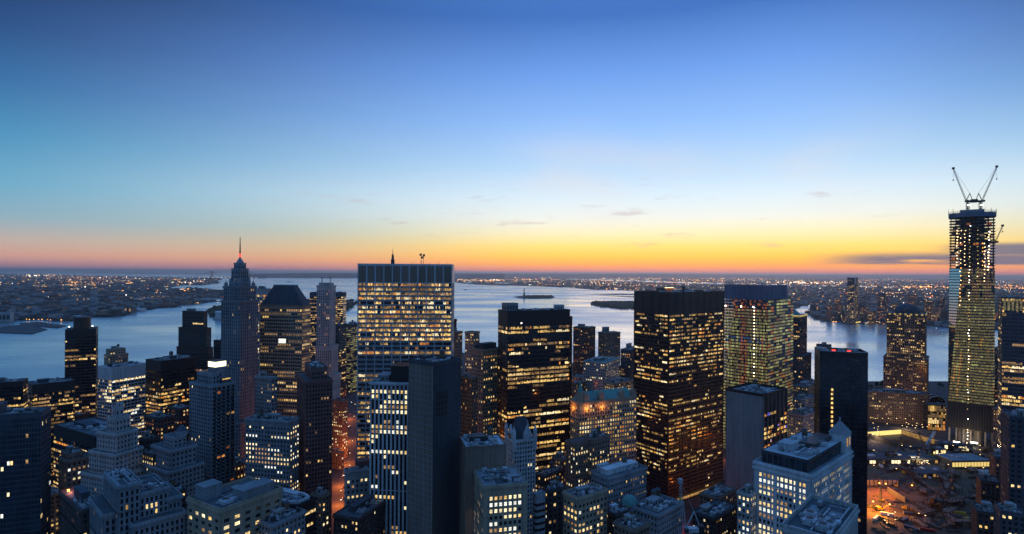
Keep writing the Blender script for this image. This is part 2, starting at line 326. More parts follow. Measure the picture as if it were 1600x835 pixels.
class Building:
    def __init__(s, label, cx, ty, Y, a, cat='building', name='office_tower', group=None, seed=None):
        s.rnd = random.Random(seed if seed is not None else hash((cx, ty)) % 9999)
        s.a = R(a); c = P(cx, ty, Y); s.loc = Vector((c.x, c.y, 0))
        s.root = thing(name, label, cat, s.loc, s.a, group); s.wall = MB(); s.cells = []; s.bands = []; s.roof = MB(); s.cs, s.sn = math.cos(s.a), math.sin(s.a)
        s.top = c.z; s.rects = []
    def local(s, p):
        dx, dy = p.x - s.loc.x, p.y - s.loc.y
        return dx * s.cs + dy * s.sn, -dx * s.sn + dy * s.cs
    def box_px(s, cx, ty, lx, rx, Y, w=None, l=None):
        """local rectangle from the pixel of its near corner and of its outer edges"""
        c = P(cx, ty, Y); x0, y0 = s.local(c)
        if w is None:
            r_ = UV(rx, ty)[0]; w = (r_ * Y - c.x) / (s.cs - r_ * s.sn)
        if l is None:
            l_ = UV(lx, ty)[0]; l = (c.x - l_ * Y) / (s.sn + l_ * s.cs)
        if w <= 0 or w > 130 or l <= 0 or l > 130: w = min(max(w, 8), 60); l = min(max(l, 8), 60)
        return x0, x0 + w, y0, y0 + l, c.z
    def facade(s, fr, W, z0, z1, st, front=True):
        wl = s.wall; rel = st['rel']; wm = st['wall']
        zt = z1 - st['top']; zb = z0 + st['bot']
        nf = max(1, round((zt - zb) / st['fh'])); fh = (zt - zb) / nf; nb = max(1, round(W / st['bw'])); bw = W / nb
        kind = st['kind']; pr = rel if not st['hor'] else rel - .12; sr_ = rel - .12 if not st['hor'] else rel
        cw = st['corner']
        if kind == 'blank':
            for i in range(nb + 1):
                u = min(max(i * bw, .3), W - .3); wl.fbox(fr, u - .25, u + .25, 0, rel * .5, z0, z1, wm)
            wl.fbox(fr, 0.01, W - .01, 0, rel * .2, z0, z1, wm)
            return
        if st['top'] > .05: wl.fbox(fr, 0, W, 0, rel - .05, zt, z1, wm)
        if st['bot'] > .05: wl.fbox(fr, 0, W, 0, rel - .05, z0, zb, wm)
        pw = st['pf'] * bw / 2
        bigs = st['big']
        for i in range(nb + 1):
            q = pw * (2.2 if bigs and i % bigs == 0 else 1)
            u = i * bw; u0 = max(0, u - q); u1 = min(W, u + q)
            if i == 0: u1 = max(u1, cw)
            if i == nb: u0 = min(u0, W - cw)
            if u1 - u0 > .02: wl.fbox(fr, u0, u1, 0, pr + (.1 if bigs and i % bigs == 0 else 0), zb, zt + (.3 if not st['hor'] else 0), wm)
        sh = st['sf'] * fh; spm = st['sp'] or wm
        for f in range(nf):
            z = zb + f * fh
            if sh > .01: wl.fbox(fr, .03, W - .03, 0, sr_, z, z + sh, spm)
        if kind == 'grid' and nf > 4 and not hor_black(wm):
            e = rel + .02
            if st['top'] > 1: wl.fbox(fr, -e, W + e, rel - .04, rel + .75, z1 - .9, z1 + .15, wm); wl.fbox(fr, -e, W + e, rel - .04, rel + .35, z1 - 1.5, z1 - .91, wm)
            for q in (2, nf - 3, nf // 2 if s.rnd.random() < .5 else nf - 3):
                if 0 < q < nf: wl.fbox(fr, -e + .01, W + e - .01, rel - .04, rel + .3, zb + q * fh - .1 + .01 * (q % 3), zb + q * fh + .35, wm)
        if not front: return
        rows = lit_map(nb * st['sub'], nf, st, s.rnd)
        for f in range(nf):
            z = zb + f * fh + sh
            if kind == 'band':
                s.bands.append((fr, W, nb * st['sub'], z + .03, z + fh - sh - .03, rows[f], st, (zb - z)))
            else:
                for i in range(nb):
                    u0 = i * bw + pw; u1 = (i + 1) * bw - pw
                    if bigs: u0 += .6 * pw if i % bigs == 0 else 0; u1 -= .6 * pw if (i + 1) % bigs == 0 else 0
                    if i == 0: u0 = max(u0, cw)
                    if i == nb - 1: u1 = min(u1, W - cw)
                    if u1 - u0 < .2: continue
                    s.cells.append((fr, (u0 + u1) / 2, u1 - u0, z + .02, fh - sh - .04, rows[f][i] or st['glass']))
    def tier(s, rect, z0, stR, stL, z1=None, roofmat='roof_tar', parapet=1.1, core='glass_dark', roof=True, back=True):
        x0, x1, y0, y1, zt = rect; z1 = zt if z1 is None else z1
        e = .0
        s.wall.box(x0, x1, y0, y1, z0, z1 - .02, stR['glass'] if core == 'glass_dark' else core)
        s.facade((x0, y0, 1, 0, 0, -1), x1 - x0, z0, z1, stR)
        s.facade((x0, y1, 0, -1, -1, 0), y1 - y0, z0, z1, stL)
        if back:
            s.facade((x1, y0, 0, 1, 1, 0), y1 - y0, z0, z1, stL, False)
            s.facade((x1, y1, -1, 0, 0, 1), x1 - x0, z0, z1, stR, False)
        if roof:
            rf = s.roof; r_ = max(stR['rel'], stL['rel']); pm = stR['wall']
            rf.box(x0 - .1, x1 + .1, y0 - .1, y1 + .1, z1 - .01, z1 + .25, roofmat)
            if parapet:
                t = .5; h = parapet
                rf.box(x0 - r_, x1 + r_, y0 - r_, y0 - r_ + t, z1 + .005, z1 + h, pm); rf.box(x0 - r_, x1 + r_, y1 + r_ - t, y1 + r_, z1 + .005, z1 + h, pm)
                rf.box(x0 - r_, x0 - r_ + t, y0 - r_ + t, y1 + r_ - t, z1 + .005, z1 + h, pm); rf.box(x1 + r_ - t, x1 + r_, y0 - r_ + t, y1 + r_ - t, z1 + .005, z1 + h, pm)
        s.rects.append((x0, x1, y0, y1, z1))
        return (x0, x1, y0, y1, z1)
    # roof furniture
    def bulkhead(s, x0, x1, y0, y1, z0, z1, mat='concrete', louv=True):
        b = MB(); b.box(x0, x1, y0, y1, z0, z1, mat); b.box(x0 - .25, x1 + .25, y0 - .25, y1 + .25, z1 + .003, z1 + .5, mat)
        if louv:
            n = int((x1 - x0) // 3)
            for i in range(n): b.box(x0 + 3 * i + .6, x0 + 3 * i + 2.4, y0 - .06, y0 + .1, z0 + (z1 - z0) * .25, z0 + (z1 - z0) * .75, 'metal_dark')
            n = int((y1 - y0) // 3)
            for i in range(n): b.box(x0 - .06, x0 + .1, y0 + 3 * i + .6, y0 + 3 * i + 2.4, z0 + (z1 - z0) * .25, z0 + (z1 - z0) * .75, 'metal_dark')
        return b.build('bulkhead', s.root)
    def fan(s, x, y, z, r=2.2, h=2.4):
        b = MB(); b.box(x - r * 1.2, x + r * 1.2, y - r * 1.2, y + r * 1.2, z + .4, z + h, 'metal_pale'); b.cyl(x, y, r, z + h, z + h + .7, 'metal_pale', 14); b.cyl(x, y, r * .85, z + h + .7, z + h + .75, 'steel_black', 14)
        for i in (-1, 1):
            for j in (-1, 1): b.box(x + i * r - .15, x + i * r + .15, y + j * r - .15, y + j * r + .15, z, z + .4, 'metal_dark')
        return b.build('cooling_fan', s.root)
    def tank(s, x, y, z, r=2, h=4):
        b = MB(); b.cyl(x, y, r, z + 2.5, z + 2.5 + h, 'wood', 12); b.cyl(x, y, r * 1.1, z + 2.5 + h, z + 4 + h, 'slate', 12, .1)
        for i in (-1, 1):
            for j in (-1, 1): b.box(x + i * r * .6 - .15, x + i * r * .6 + .15, y + j * r * .6 - .15, y + j * r * .6 + .15, z, z + 2.5, 'metal_dark')
        return b.build('water_tank', s.root)
    def clutter(s, rect=None, n=5, bulk=1, tank=0, mat='concrete', hb=4, fans=2):
        x0, x1, y0, y1, z = rect or s.rects[-1]; r = s.rnd; w, l = x1 - x0, y1 - y0; z += .25
        if bulk:
            a, b = r.uniform(.1, .35), r.uniform(.3, .5)
            s.bulkhead(x0 + w * a, x0 + w * (a + r.uniform(.25, .42)), y0 + l * b, y0 + l * (b + r.uniform(.25, .4)), z, z + hb, mat)
        for i in range(fans):
            rr = min(2.2, w * .06, l * .1)
            s.fan(x0 + w * r.uniform(.15, .85), y0 + l * r.uniform(.12, .28), z, rr, 1.2 * rr)
        for i in range(int(n * 1.7) + 2):
            a, b = x0 + w * r.uniform(.06, .85), y0 + l * r.uniform(.06, .88); q, t = min(w * .12, r.uniform(1.5, 5)), min(l * .1, r.uniform(1.5, 5))
            m = MB(); m.box(a, a + q, b, b + t, z + .2, z + r.uniform(1.2, 2.8), r.choice(['metal_pale', 'metal_dark', 'roof_pale', 'concrete']))
            m.box(a + q * .1, a + q * .2, b + t * .1, b + t * .9, z, z + .2, 'metal_dark'); m.box(a + q * .8, a + q * .9, b + t * .1, b + t * .9, z, z + .2, 'metal_dark')
            m.build('air_handler', s.root)
        d_ = MB(); yy = y0 + l * r.uniform(.3, .7); d_.box(x0 + w * .1, x0 + w * .8, yy, yy + .8, z + .3, z + 1.0, 'metal_pale'); d_.build('duct', s.root)
        for i in range(tank or (1 if r.random() < .4 and w > 14 and hb < 9 else 0)): s.tank(x0 + w * r.uniform(.6, .85), y0 + l * r.uniform(.55, .85), z, min(2, w * .1))
        for i in range(3):
            yy = y0 + l * r.uniform(.08, .92); xx = x0 + w * r.uniform(.08, .92); pp = MB()
            pp.bar((x0 + w * r.uniform(.05, .3), yy, z + .35), (x0 + w * r.uniform(.5, .95), yy, z + .35), .3, 'metal_dark'); pp.bar((xx, y0 + l * .1, z + .6), (xx, y0 + l * r.uniform(.5, .9), z + .6), .25, 'metal_pale'); pp.build('pipe', s.root)
        for i in range(2): xx, yy = x0 + w * r.uniform(.1, .9), y0 + l * r.uniform(.1, .9); pp = MB(); pp.bar((xx, yy, z), (xx, yy, z + r.uniform(3, 6)), .18, 'metal_dark'); pp.bar((xx - .6, yy, z + 2.6), (xx + .6, yy, z + 2.6), .12, 'metal_dark'); pp.build('antenna', s.root)
        # roofing seams and patches
        for i in range(6):
            a, b = r.uniform(.05, .6), r.uniform(.05, .6)
            s.roof.box(x0 + w * a, x0 + w * (a + .3), y0 + l * b, y0 + l * (b + .3), z - .03, z + .012 + i * .004, r.choice(['roof_gravel', 'roof_tar', 'slate', 'concrete', 'granite_dark']))
    def done(s, small=False, roofname='roof'):
        s.wall.build('wall', s.root); s.roof.build(roofname, s.root)
        # glazing: one strip of panes per floor and face
        strips = sorted(s.bands, key=lambda b: -b[4])
        rest = MB()
        for k, (fr, W, n, z0, z1, row, st, _) in enumerate(strips):
            m = MB() if (k < 100 and not small) else rest
            bw = W / n; i = 0
            while i < n:
                j = i
                while j < n and (row[j] is row[i]) : j += 1
                if row[i] is None: m.fbox(fr, i * bw + .05, j * bw - .05, .02, .07, z0, z1, st['glass'])
                else:
                    for q in range(i, j):
                        zz = z1 - (z1 - z0) * (s.rnd.choice([0, 0, 0, .3, .5]))
                        m.fbox(fr, q * bw + .12, (q + 1) * bw - .12, .02, .075, z0, z1, row[q])
                        if zz < z1: m.fbox(fr, q * bw + .12, (q + 1) * bw - .12, .08, .1, zz, z1 - .02, 'lit_gold_dim' if s.rnd.random() < .5 else st['glass'])
                i = j
            if m is not rest: m.build('window_band', s.root)
        if rest.f:
            o = rest.build('window_band', s.root); o['kind'] = 'stuff'
        # single windows
        if s.cells:
            cz = H
            def key(c):
                fr, u, w, z, h, mt = c
                x = s.loc.x + (fr[0] + fr[2] * u) * s.cs - (fr[1] + fr[3] * u) * s.sn; y = s.loc.y + (fr[0] + fr[2] * u) * s.sn + (fr[1] + fr[3] * u) * s.cs
                nx, ny = fr[4] * s.cs - fr[5] * s.sn, fr[4] * s.sn + fr[5] * s.cs
                d2 = x * x + y * y + (z - cz) ** 2; dt = max(0, -(nx * x + ny * y) / math.sqrt(d2))
                px_ = 800 + F * x / y; py_ = 427 + F * (cz - z) / y
                vis = 1 if (-5 < px_ < 1605 and py_ < 836) else 0
                return -vis * w * h * (dt + .02) / d2
            cs_ = sorted(s.cells, key=key); cache = {}; rest = MB(); nmax = 0 if small else 100
            for k, (fr, u, w, z, h, mt) in enumerate(cs_):
                if k < nmax:
                    kk = (round(w, 2), round(h, 2), mt)
                    if kk not in cache:
                        m = MB(); m.fbox((0, 0, 1, 0, 0, -1), -w / 2, w / 2, .02, .07, 0, h * .5 - .04, mt); m.fbox((0, 0, 1, 0, 0, -1), -w / 2, w / 2, .02, .07, h * .5 + .04, h, mt)
                        m.fbox((0, 0, 1, 0, 0, -1), -w / 2, w / 2, .02, .1, h * .5 - .04, h * .5 + .04, 'metal_dark')
                        cache[kk] = m.mesh('window')
                    o = bpy.data.objects.new('window', cache[kk]); COL.objects.link(o); o.parent = s.root
                    o.location = (fr[0] + fr[2] * u, fr[1] + fr[3] * u, z); o.rotation_euler = (0, 0, math.atan2(fr[3], fr[2]))
                else: rest.fbox(fr, u - w / 2, u + w / 2, .02, .07, z, z + h, mt)
            if rest.f:
                o = rest.build('window', s.root); o['kind'] = 'stuff'
        return s.root
# ================================================================== ground, water, far land
def sheet(name, pts, z, mat, thick=2.0, kind='structure', **kw):
    """a slab of land whose outline is given in plan"""
    b = MB(); area = sum(pts[i][0] * pts[(i + 1) % len(pts)][1] - pts[(i + 1) % len(pts)][0] * pts[i][1] for i in range(len(pts)))
    if area < 0: pts = pts[::-1]
    b.prism([(p[0], p[1]) for p in pts], z - thick, z, mat)
    o = b.build(name); o['kind'] = kind
    for k, v in kw.items(): o[k] = v
    return o
WZ = -3.0
def GW(px, py): g = G(px, py, WZ); return (g.x, g.y)
# water
m, nt, b = nodemat('water')
N = nt.nodes.new; L = nt.links.new
g = N('ShaderNodeNewGeometry')
mp = N('ShaderNodeMapping'); mp.inputs['Scale'].default_value = (.5, 1.0, 1); mp.inputs['Rotation'].default_value = (0, 0, R(25)); L(g.outputs['Position'], mp.inputs[0])
n1 = N('ShaderNodeTexNoise'); n1.inputs['Scale'].default_value = .02; n1.inputs['Detail'].default_value = 5; n1.inputs['Roughness'].default_value = .6; L(mp.outputs[0], n1.inputs['Vector'])
n2 = N('ShaderNodeTexNoise'); n2.inputs['Scale'].default_value = .0022; n2.inputs['Detail'].default_value = 4; L(mp.outputs[0], n2.inputs['Vector'])
bp = N('ShaderNodeBump'); bp.inputs['Strength'].default_value = .33; bp.inputs['Distance'].default_value = 2.5; L(n1.outputs['Fac'], bp.inputs['Height']); L(bp.outputs[0], b.inputs['Normal'])
mr = N('ShaderNodeMapRange'); L(n2.outputs['Fac'], mr.inputs[0]); mr.inputs[1].default_value = .35; mr.inputs[2].default_value = .65; mr.inputs[3].default_value = .16; mr.inputs[4].default_value = .36
L(mr.outputs[0], b.inputs['Roughness'])
b.inputs['Base Color'].default_value = (.54, .66, .69, 1); b.inputs['IOR'].default_value = 2.2; b.inputs['Metallic'].default_value = .6
sheet('water', [(-150000, -3000), (150000, -3000), (150000, 200000), (-150000, 200000)], WZ, 'water', 5)

# far ground: dark built-up land seen over the water
m, nt, b = nodemat('far_ground'); N = nt.nodes.new; L = nt.links.new
g = N('ShaderNodeNewGeometry'); v = N('ShaderNodeTexVoronoi'); v.inputs['Scale'].default_value = .006; L(g.outputs['Position'], v.inputs['Vector'])
rp = N('ShaderNodeValToRGB'); rp.color_ramp.elements[0].color = (.03, .035, .04, 1); rp.color_ramp.elements[1].color = (.12, .115, .12, 1); L(v.outputs['Color'], rp.inputs[0]); L(rp.outputs[0], b.inputs['Base Color'])
b.inputs['Roughness'].default_value = .95

brooklyn = [GW(*p) for p in [(-420, 520), (0, 503), (30, 500), (60, 499), (100, 503), (122, 498), (150, 496), (185, 494), (208, 488), (236, 482), (262, 481), (278, 478), (317, 475),
            (338, 471), (351, 469), (352, 462), (345, 457), (325, 452), (300, 452), (262, 455), (262, 449), (290, 446), (318, 446), (341, 443), (338, 440), (345, 437), (342, 434.5), (300, 434), (262, 433.5), (200, 432.5), (140, 431.2), (110, 429.8), (60, 428.6)]] + [GW(-420, 427.5)]
sheet('brooklyn_land', brooklyn, 0, 'far_ground', 6)
sheet('coast_spit', [GW(*p) for p in [(130, 427.0), (250, 428.3), (335, 428.8), (335, 427.6), (200, 426.1), (130, 425.6)]], 0, 'far_ground', 6)
# hills of the island on the far side of the bay
def ridge(name, pts, mat='far_ground', depth=1500):
    """low hills: pts are (px, y of the shore, y of the crest)"""
    b = MB(); rows = []
    for px, ys, yc in pts:
        s_ = Vector((*GW(px, ys), WZ)); Yc = s_.y + depth; c = P(px, yc, Yc); e = Vector((c.x * 1.12, (Yc + depth) , WZ))
        md = (s_ + c) / 2; md.z = s_.z * .3 + c.z * .7
        rows.append([s_, md, c, e])
    k0 = len(b.v)
    for r_ in rows: b.v += [tuple(q) for q in r_]
    for i in range(len(rows) - 1):
        for j in range(3):
            a = i * 4 + j; b.f.append((a, a + 4, a + 5, a + 1)); b.m.append(b.mi(mat))
    o = b.build(name); o['kind'] = 'structure'; return o
random.seed(3)
ridge('staten_island_hills', [(px, 434.5 + .004 * (px - 400) + random.uniform(-.15, .15), 427.8 + .0055 * (px - 400) - 1.6 * math.sin((px - 380) / 90) ** 2 + random.uniform(-.15, .15)) for px in range(392, 800, 12)])
nj = [GW(*p) for p in [(640, 437), (700, 439.5), (706, 441), (730, 444), (762, 446), (800, 446.5), (830, 447.5), (886, 449.5), (925, 453), (960, 453.5), (1000, 455), (1060, 458), (1130, 466), (1190, 475), (1238, 484),
      (1249, 478), (1272, 474.5), (1276, 478), (1264, 488), (1263, 491), (1274, 496), (1288, 501), (1325, 505), (1388, 505.5), (1444, 508), (1480, 512), (1556, 515), (1600, 517), (2300, 560), (2300, 441), (1600, 434.5), (1100, 431.2), (800, 429.0), (640, 428)]]
sheet('jersey_land', nj, 0, 'far_ground', 6)
# bay water behind the near land
for q in ([(720, 441.6), (800, 443.2), (796, 442.2), (735, 440.6)], [(880, 437), (960, 439), (1060, 443), (1130, 444.5), (1230, 446.5), (1330, 448.4), (1400, 450.3), (1400, 448.6), (1300, 446), (1180, 443.5), (1080, 441), (960, 436.4), (890, 435.4)],
          [(1400, 447.5), (1475, 449.5), (1475, 448.6), (1400, 446.8)], [(925, 450.3), (985, 452.0), (985, 451.0), (940, 449.6)]):
    sheet('bay_water', [(G(a, c, 1).x, G(a, c, 1).y) for a, c in q], .5, 'water', .6)
ridge('jersey_hills', [(px, 433.0 + .003 * (px - 700), 427.6 + .0052 * (px - 700) - 1.1 * math.sin(px / 130) ** 2 + random.uniform(-.2, .2)) for px in range(640, 2300, 20)], depth=6000)

manh = [GW(*p) for p in [(-500, 700), (0, 640), (36, 636), (50, 628), (140, 604), (215, 592), (270, 575), (330, 560), (480, 545), (560, 540), (700, 552), (800, 556), (900, 570), (1000, 584), (1130, 594), (1262, 598), (1356, 598), (1480, 598), (1556, 600), (1600, 602), (2300, 640)]]
sheet('manhattan_ground', manh + [(1500, -300), (-1500, -300)], 0, 'asphalt', 6)
gov = [GW(*p) for p in [(325, 487), (338, 482), (352, 480), (430, 474), (520, 470), (545, 470), (559, 474), (540, 487), (480, 492), (400, 497), (350, 500), (330, 495)]]
sheet('governors_island_ground', gov, 0, 'far_ground', 5)
sheet('liberty_island_ground', [GW(*p) for p in [(803, 464.5), (812, 463.2), (826, 462.4), (858, 462.4), (867, 464.6), (862, 466.6), (830, 467.4), (812, 466.6)]], 1, 'far_ground', 5)
sheet('ellis_island_ground', [GW(*p) for p in [(923, 475.6), (932, 472.8), (960, 472), (990, 472.5), (1010, 475), (1005, 483), (972, 483), (940, 480)]], 1, 'far_ground', 5)
for q in ([(915, 460.2), (960, 459.4), (1000, 460), (1000, 461.6), (960, 461)], [(935, 461.8), (1000, 463.8), (1000, 465.4), (960, 463.4)]):
    sheet('sand_bar', [GW(*p) for p in q], -1.5, 'far_ground', 2)

# ---- far low city: one mass, with its brightest blocks and all lamps
def inside(poly, x, y):
    c = False; n = len(poly); j = n - 1
    for i in range(n):
        if (poly[i][1] > y) != (poly[j][1] > y) and x < (poly[j][0] - poly[i][0]) * (y - poly[i][1]) / (poly[j][1] - poly[i][1]) + poly[i][0]: c = not c
        j = i
    return c
rnd = random.Random(5)
def far_city(name, poly, x0, x1, n, ymin, ymax, label):
    b = MB(); k = 0
    for _ in range(n * 6):
        if k >= n: break
        px = rnd.uniform(x0, x1); py = ymin + (ymax - ymin) * rnd.random() ** 1.1
        g_ = G(px, py, 0)
        if not inside(poly, g_.x, g_.y): continue
        w = rnd.uniform(10, 45) * (1 + g_.y / 9000); d_ = rnd.uniform(10, 30) * (1 + g_.y / 9000); h = rnd.choice([7, 8, 10, 12, 14, 18, 26]) * rnd.uniform(.8, 1.3)
        mt = rnd.choice(['stone_brown', 'brick_dark', 'stone_grey', 'granite_dark', 'slate', 'roof_tar', 'concrete'])
        b.box(g_.x - w / 2, g_.x + w / 2, g_.y - d_ / 2, g_.y + d_ / 2, -.2, h, mt); k += 1
        if rnd.random() < .25: b.blob(g_.x + w, g_.y, 4, w * .5, w * .4, 7, 'leaves', .3, 6, 3)
    o = b.build(name); o['kind'] = 'stuff'; o['label'] = label; o['category'] = 'houses'
far_city('brooklyn_houses', brooklyn, 0, 352, 5200, 427.8, 505, 'low dark houses spread over the far left shore')
njhid = [p for p in nj]
far_city('jersey_houses', njhid, 700, 1600, 6500, 430, 518, 'low dark houses spread over the far right shore')

def lights(name, poly, n, x0, x1, y0, y1, label, hot=(), base=.9, lines=()):
    b = MB(); pal = ['lamp_sodium'] * 9 + ['lamp_warm'] * 5 + ['lamp_white'] * 2 + ['lamp_red', 'lamp_green', 'lamp_blue']
    def put(px, py, s, mt, h=9):
        g_ = G(px, py, h); q = s * g_.y / 576 / 2
        b.box(g_.x - q, g_.x + q, g_.y - q, g_.y + q, h - q, h + q, mt)
    k = 0
    for _ in range(n * 5):
        if k >= n: break
        px, py = rnd.uniform(x0, x1), y0 + (y1 - y0) * rnd.random() ** base
        g_ = G(px, py, 9)
        if not inside(poly, g_.x, g_.y): continue
        put(px, py, rnd.choice([.13, .15, .18, .22, .26, .38]), rnd.choice(pal)); k += 1
    k = 0
    for _ in range(400):
        if k >= 46: break
        px, py = rnd.uniform(x0, x1), y0 + (y1 - y0) * rnd.random() ** base; a_ = rnd.choice([.25, .25, 1.9]) + rnd.uniform(-.1, .1); g_ = G(px, py, 9); Ln = rnd.uniform(.05, .16) * g_.y
        if not inside(poly, g_.x, g_.y) or not inside(poly, g_.x + Ln * math.cos(a_), g_.y + Ln * math.sin(a_)): continue
        k += 1; mt = rnd.choice(['lamp_sodium', 'lamp_sodium', 'lamp_warm']); nn = rnd.randint(10, 26)
        for i in range(nn):
            f_ = Ln * (i + rnd.uniform(-.2, .2)) / nn; x_, y_ = g_.x + f_ * math.cos(a_), g_.y + f_ * math.sin(a_); q = rnd.choice([.2, .26, .34]) * y_ / 576 / 2
            b.box(x_ - q, x_ + q, y_ - q, y_ + q, 9 - q, 9 + q, mt)
    for (hx, hy, sx, sy, nn, pl) in hot:
        for _ in range(nn):
            px, py = rnd.gauss(hx, sx), rnd.gauss(hy, sy)
            put(px, py, rnd.choice([.2, .26, .34, .5]), rnd.choice(pl))
    for (pts, nn, pl) in lines:
        for i in range(nn):
            t = rnd.random() * (len(pts) - 1); a = int(t); f_ = t - a
            put(pts[a][0] * (1 - f_) + pts[a + 1][0] * f_, pts[a][1] * (1 - f_) + pts[a + 1][1] * f_ + rnd.uniform(-.4, .4), rnd.choice([.3, .4, .5]), rnd.choice(pl), 5)
    o = b.build(name); o['kind'] = 'stuff'; o['label'] = label; o['category'] = 'lamps'
S_, W_, X_ = ['lamp_sodium'], ['lamp_warm', 'lamp_white'], ['lamp_sodium', 'lamp_warm', 'lamp_sodium', 'lamp_white']
lights('brooklyn_lamps', brooklyn, 1500, 0, 352, 429.5, 505, 'countless lamps of the far left shore', base=1.25,
       hot=[(112, 441, 9, 1.2, 60, S_), (152, 469, 9, 1.4, 60, X_), (60, 430.5, 25, .6, 40, W_), (218, 435.6, 3, .5, 14, W_), (70, 487, 10, 1, 14, X_), (190, 454, 8, 1, 22, S_), (240, 455, 14, 1.3, 40, X_), (300, 441, 16, 1.5, 40, X_), (290, 470, 26, 3, 60, X_), (130, 448, 30, 4, 50, X_), (230, 463, 30, 4, 60, W_)],
       lines=[([(47, 453.5), (62, 455), (78, 458.5), (96, 464)], 90, S_), ([(96, 464), (118, 466), (136, 469)], 40, S_), ([(40, 499), (100, 500)], 12, S_)])
lights('jersey_lamps', nj, 2400, 700, 1600, 431.5, 514, 'countless lamps of the far right shore', base=1.3,
       hot=[(765, 438, 24, 1.2, 110, X_), (830, 436.5, 22, .8, 60, ['lamp_warm', 'lamp_red']), (930, 443, 30, 2, 80, X_), (1020, 436, 40, 1.2, 80, X_), (1120, 437, 45, 1.5, 110, S_), (1240, 441, 22, 1.3, 110, X_), (1300, 442, 40, 1.2, 90, X_), (1450, 449, 30, 1.3, 120, S_),
            (1575, 448, 22, 2.2, 110, S_), (1500, 466, 60, 8, 100, X_), (1310, 474, 10, 1.4, 30, X_), (1346, 492, 5, 5, 22, X_), (1398, 488, 12, 7, 60, X_), (1370, 497, 10, 3, 30, X_), (1455, 462, 6, 1.5, 16, ['lamp_red', 'lamp_sodium']), (1385, 462, 30, 6, 90, X_), (1240, 470, 6, 3, 20, X_), (1530, 500, 40, 8, 70, X_)],
       lines=[([(1330, 446), (1400, 447.5), (1480, 449), (1600, 451)], 110, S_), ([(1300, 503), (1390, 504), (1440, 506)], 26, X_), ([(930, 451.5), (990, 452.5)], 16, S_), ([(700, 437.0), (860, 441)], 30, ['lamp_warm'])])
lights('island_lamps', gov, 60, 325, 560, 470, 498, 'small lamps of the wooded island behind the towers')
rnd2 = random.Random(8)
b = MB()
for k in range(90):
    px = rnd2.uniform(400, 700); g_ = G(px, 433.6 + .004 * (px - 400), 9); q = .3 * g_.y / 576 / 2
    b.box(g_.x - q, g_.x + q, g_.y - q, g_.y + q, 9 - q, 9 + q, rnd2.choice(['lamp_warm', 'lamp_sodium']))
o = b.build('hill_lamps'); o['kind'] = 'stuff'; o['label'] = 'shore lamps below the far hills'; o['category'] = 'lamps'

# ---- islands: trees and houses
def treemass(name, poly, n, x0, x1, y0, y1, h, label, sz=12):
    b = MB()
    for _ in range(n * 4):
        px, py = rnd.uniform(x0, x1), rnd.uniform(y0, y1); g_ = G(px, py, 0)
        if not inside(poly, g_.x, g_.y): continue
        r_ = rnd.uniform(.5, 1) * sz; b.blob(g_.x, g_.y, h * rnd.uniform(.4, .6), r_, r_, h * rnd.uniform(.5, .8), 'leaves', .3, 7, 4)
    o = b.build(name); o['kind'] = 'stuff'; o['label'] = label; o['category'] = 'woods'
treemass('governors_island_woods', gov, 260, 325, 560, 470, 499, 18, 'dark woods on the island behind the spired tower', 22)
lib = [GW(*p) for p in [(803, 464.5), (812, 463.2), (826, 462.4), (858, 462.4), (867, 464.6), (862, 466.6), (830, 467.4), (812, 466.6)]]
treemass('liberty_island_woods', lib, 60, 822, 862, 462.8, 466.3, 10, 'dark trees on the statue island', 18)
ell = [GW(*p) for p in [(923, 475.6), (932, 472.8), (960, 472), (990, 472.5), (1010, 475), (1005, 483), (972, 483), (940, 480)]]
treemass('ellis_island_woods', ell, 110, 923, 1000, 472.8, 482.3, 13, 'dark trees on the island left of the black tower', 20)

def low_house(px, py, w, d_, h, wall, roofm, label, name='brick_hall', a=0, gable=True, lit=None, cat='building', group=None):
    g_ = G(px, py, 0); t = thing(name, label, cat, (g_.x, g_.y, 0), R(a), group)
    b = MB(); b.box(-w / 2, w / 2, 0, d_, -.5, h, wall); b.build('wall', t)
    rf = MB()
    if gable:
        rf.face([(-w / 2 - 1, -1, h), (w / 2 + 1, -1, h), (w / 2 + 1, d_ / 2, h * 1.45), (-w / 2 - 1, d_ / 2, h * 1.45)], roofm)
        rf.face([(-w / 2 - 1, d_ + 1, h), (-w / 2 - 1, d_ / 2, h * 1.45), (w / 2 + 1, d_ / 2, h * 1.45), (w / 2 + 1, d_ + 1, h)], roofm)
        rf.face([(-w / 2 - 1, -1, h), (-w / 2 - 1, d_ / 2, h * 1.45), (-w / 2 - 1, d_ + 1, h)], wall); rf.face([(w / 2 + 1, -1, h), (w / 2 + 1, d_ + 1, h), (w / 2 + 1, d_ / 2, h * 1.45)], wall)
    else: rf.box(-w / 2 - .6, w / 2 + .6, -.6, d_ + .6, h + .01, h + 1.2, roofm)
    rf.build('roof', t)
    if lit:
        wn = MB(); n = max(3, int(w / 14))
        for i in range(n):
            u = -w / 2 + (i + .5) * w / n
            wn.box(u - w / n * .36, u + w / n * .36, -.5, -.1, h * .3, h * .78, rnd.choice(lit))
        o = wn.build('window', t); o['kind'] = 'stuff'
    return t
low_house(950, 476, 130, 40, 14, 'stone_brown', 'slate', 'long brick hall among trees on the island beside the black tower', lit=['lit_ember', 'glass_dark'])
low_house(984, 477.5, 34, 25, 34, 'stone_brown', 'slate', 'tall brick block at the right end of the wooded island', gable=False)
